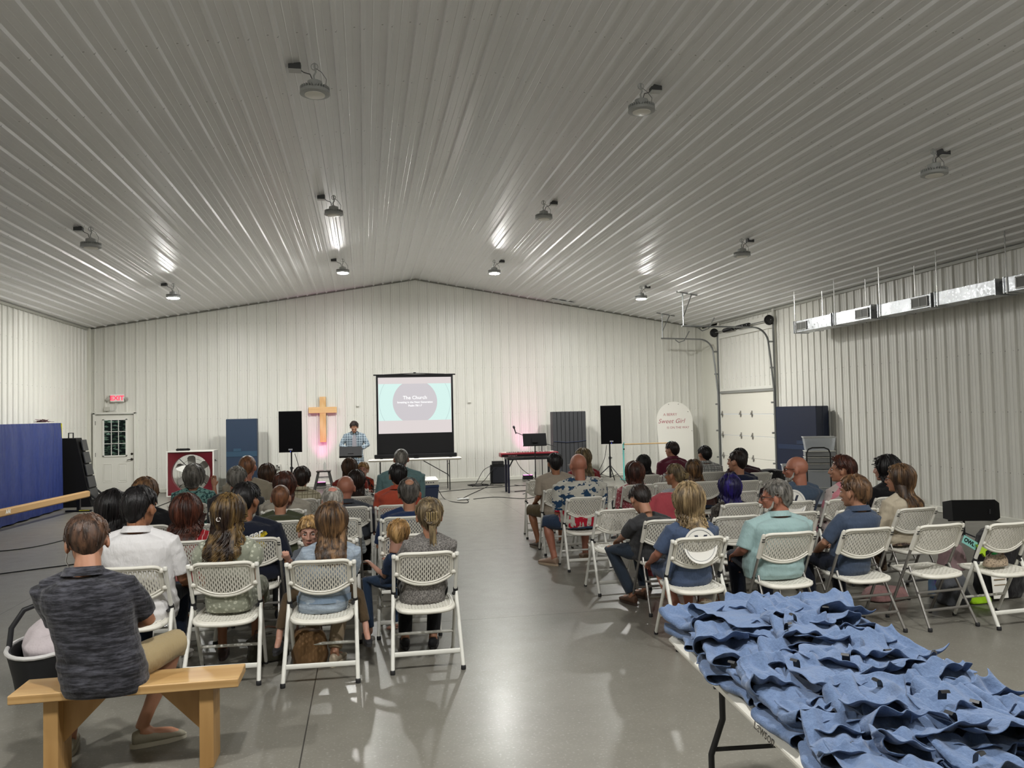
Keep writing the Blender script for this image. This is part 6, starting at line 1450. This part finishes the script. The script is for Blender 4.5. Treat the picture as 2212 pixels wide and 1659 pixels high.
def toy_card():
    r = thing('toy_card', 'teal card reading OWL with a lime green star toy, above the leopard purse', 'toy', (5.20, 6.18, .0), .1)
    M = Matrix.Translation((-.02, 0, .58)) @ Matrix.Rotation(.5, 4, 'Y'); m = MB(); m.box((0, 0, 0), (.16, .006, .07), M=M); m.box((.0, 0, -.29), (.004, .004, .5)); m.build('card', mat('card_teal', '#7fb9b2', .5), r, 0)
    text('OWL', .05, 'lettering', M_blk, r, M @ Matrix.Translation((-.01, -.0045, -.015)) @ FRONT, .0004, bold=.002)
    m = MB(); o = [((.075 if i % 2 == 0 else .034)*cos(i*pi/5), (.075 if i % 2 == 0 else .034)*sin(i*pi/5)) for i in range(10)]; m.prism(o, -.012, .012, M=Matrix.Translation((.09, -.02, .52))); m.build('star', mat('lime_felt', '#a6c92a', .8), r)
    m = MB(); m.box((.17, .0, .57), (.12, .01, .08), rot=(0, -.6, 0)); m.build('book', mat('book_maroon', '#5c1f22', .6), r, 0)
    m = MB(); m.ell((.22, -.02, .49), (.035, .03, .035)); m.build('green_toy', mat('toy_green', '#1f7a3a', .6), r)
toy_card()
p = thing('printed_poster', 'white printed sheet leaning on the black backpack at the picture edge', 'paper', (5.62, 6.36, 0), .05)
m = MB(); m.box((0, 0, .17), (.16, .004, .28), rot=(-.1, 0, 0)); m.build('sheet', M_chair_lbl, p, 0)
m = MB(); 
for i in range(4): m.box((0, -.006+.01*(.0), .10+i*.05), (.12, .004, .008), rot=(-.1, 0, 0))
m.build('print', mat('grey_print', '#8c7a63', .6), p, 0)
# coral hooded jacket draped over a chair
def hoodie():
    r = thing('hooded_jacket', 'coral pink hooded jacket draped over a chair in the middle of the right block', 'jacket', (3.02, R3-.12, 0), 0)
    m = MB(); rg = []
    for z, w, y0, y1 in ((.13, .28, -.27, -.17), (.30, .27, -.28, -.15), (.50, .245, -.26, -.11), (.68, .24, -.25, -.08), (.80, .23, -.24, -.08), (.90, .17, -.22, -.10), (.95, .06, -.18, -.13)):
        rg.append([(w*sgn(cos(a))*abs(cos(a))**.5+.012*sin(a*5+z*9), (y0+y1)/2+(y1-y0)/2*sin(a)+.014*sin(a*7+z*6), z) for a in [2*pi*i/40 for i in range(40)]])
    m.loft(rg); m.ell((0, -.19, .80), (.12, .06, .13)); q = fuse(m, .010, 3, 'jacket'); link('jacket_body', q, cloth('coral_fleece', '#9a4048'), r, 180)
    m = MB(); m.tube([(-.2, -.2, .72), (-.23, -.28, .5), (-.2, -.26, .2)], [.05, .045, .04], 12); q = fuse(m, .01, 2, 's'); link('sleeve', q, MC['coral_fleece'], r, 180)
hoodie()
# infant car seat
def car_seat():
    r = thing('infant_car_seat', 'black infant car seat with a white blanket, left of the young man on the bench', 'car seat', (-2.17, 5.95, 0), radians(12))
    m = MB(); m.loft([[(a*cos(t), b_*sin(t)*1.0, z) for t in [2*pi*i/24 for i in range(24)]] for z, a, b_ in ((0, .15, .24), (.12, .17, .28), (.26, .20, .34), (.30, .205, .345), (.30, .18, .31), (.2, .14, .26))]); m.build('shell', mat('black_plastic_seat', '#15161a', .5), r)
    m = MB(); m.tube([(.205*cos(t), .345*sin(t), .30) for t in [2*pi*i/24 for i in range(25)]], .014, 8); m.build('rim', mat('rim_white', '#c9c7c6', .5), r)
    m = MB(); m.ell((.03, .05, .30), (.16, .24, .17)); m.ell((.05, -.10, .30), (.15, .16, .10)); q = fuse(m, .01, 4, 'blanket')
    for v in q.vertices: v.co += Vector((0, 0, 1))*noise.noise(v.co*9)*.03
    link('blanket', q, cloth('white_pink_blanket', '#bdb3b6'), r, 180)
    m = MB(); m.tube([(-.20, .02, .28), (-.19, .05, .42), (-.12, .07, .53), (0, .08, .57), (.12, .07, .53), (.19, .05, .42), (.20, .02, .28)], .018, 10); m.build('handle', MC['black_plastic_seat'], r)
car_seat()
# small table with black bags beyond the right block
def side_pile():
    r = thing('small_table', 'small white table holding black bags in front of the roll-up door', 'table', (6.35, 11.9, 0), 0)
    m = MB(); m.box((0, 0, .58), (.8, .5, .03), ch=.006); m.build('tabletop', M_wht, r)
    for sx in (-1, 1):
        for sy in (-1, 1): m = MB(); m.tube([(sx*.36, sy*.2, .57), (sx*.36, sy*.2, 0)], .014, 8); m.build('leg', M_wtube, r)
    soft_bag('duffel_bag', 'black duffel bag heaped on the small table before the roll-up door', 'bag', (6.33, 11.9, .596), 0, .6, .34, .20, MC['black_nylon'], None, seed=21)
    soft_bag('green_cloth', 'small green and yellow cloth on the small table edge', 'cloth', (6.15, 11.66, .596), 0, .2, .1, .05, cloth('green_print', '#5d7a2c', 'leaf', '#c9c07a'), None, seed=22)
side_pile()
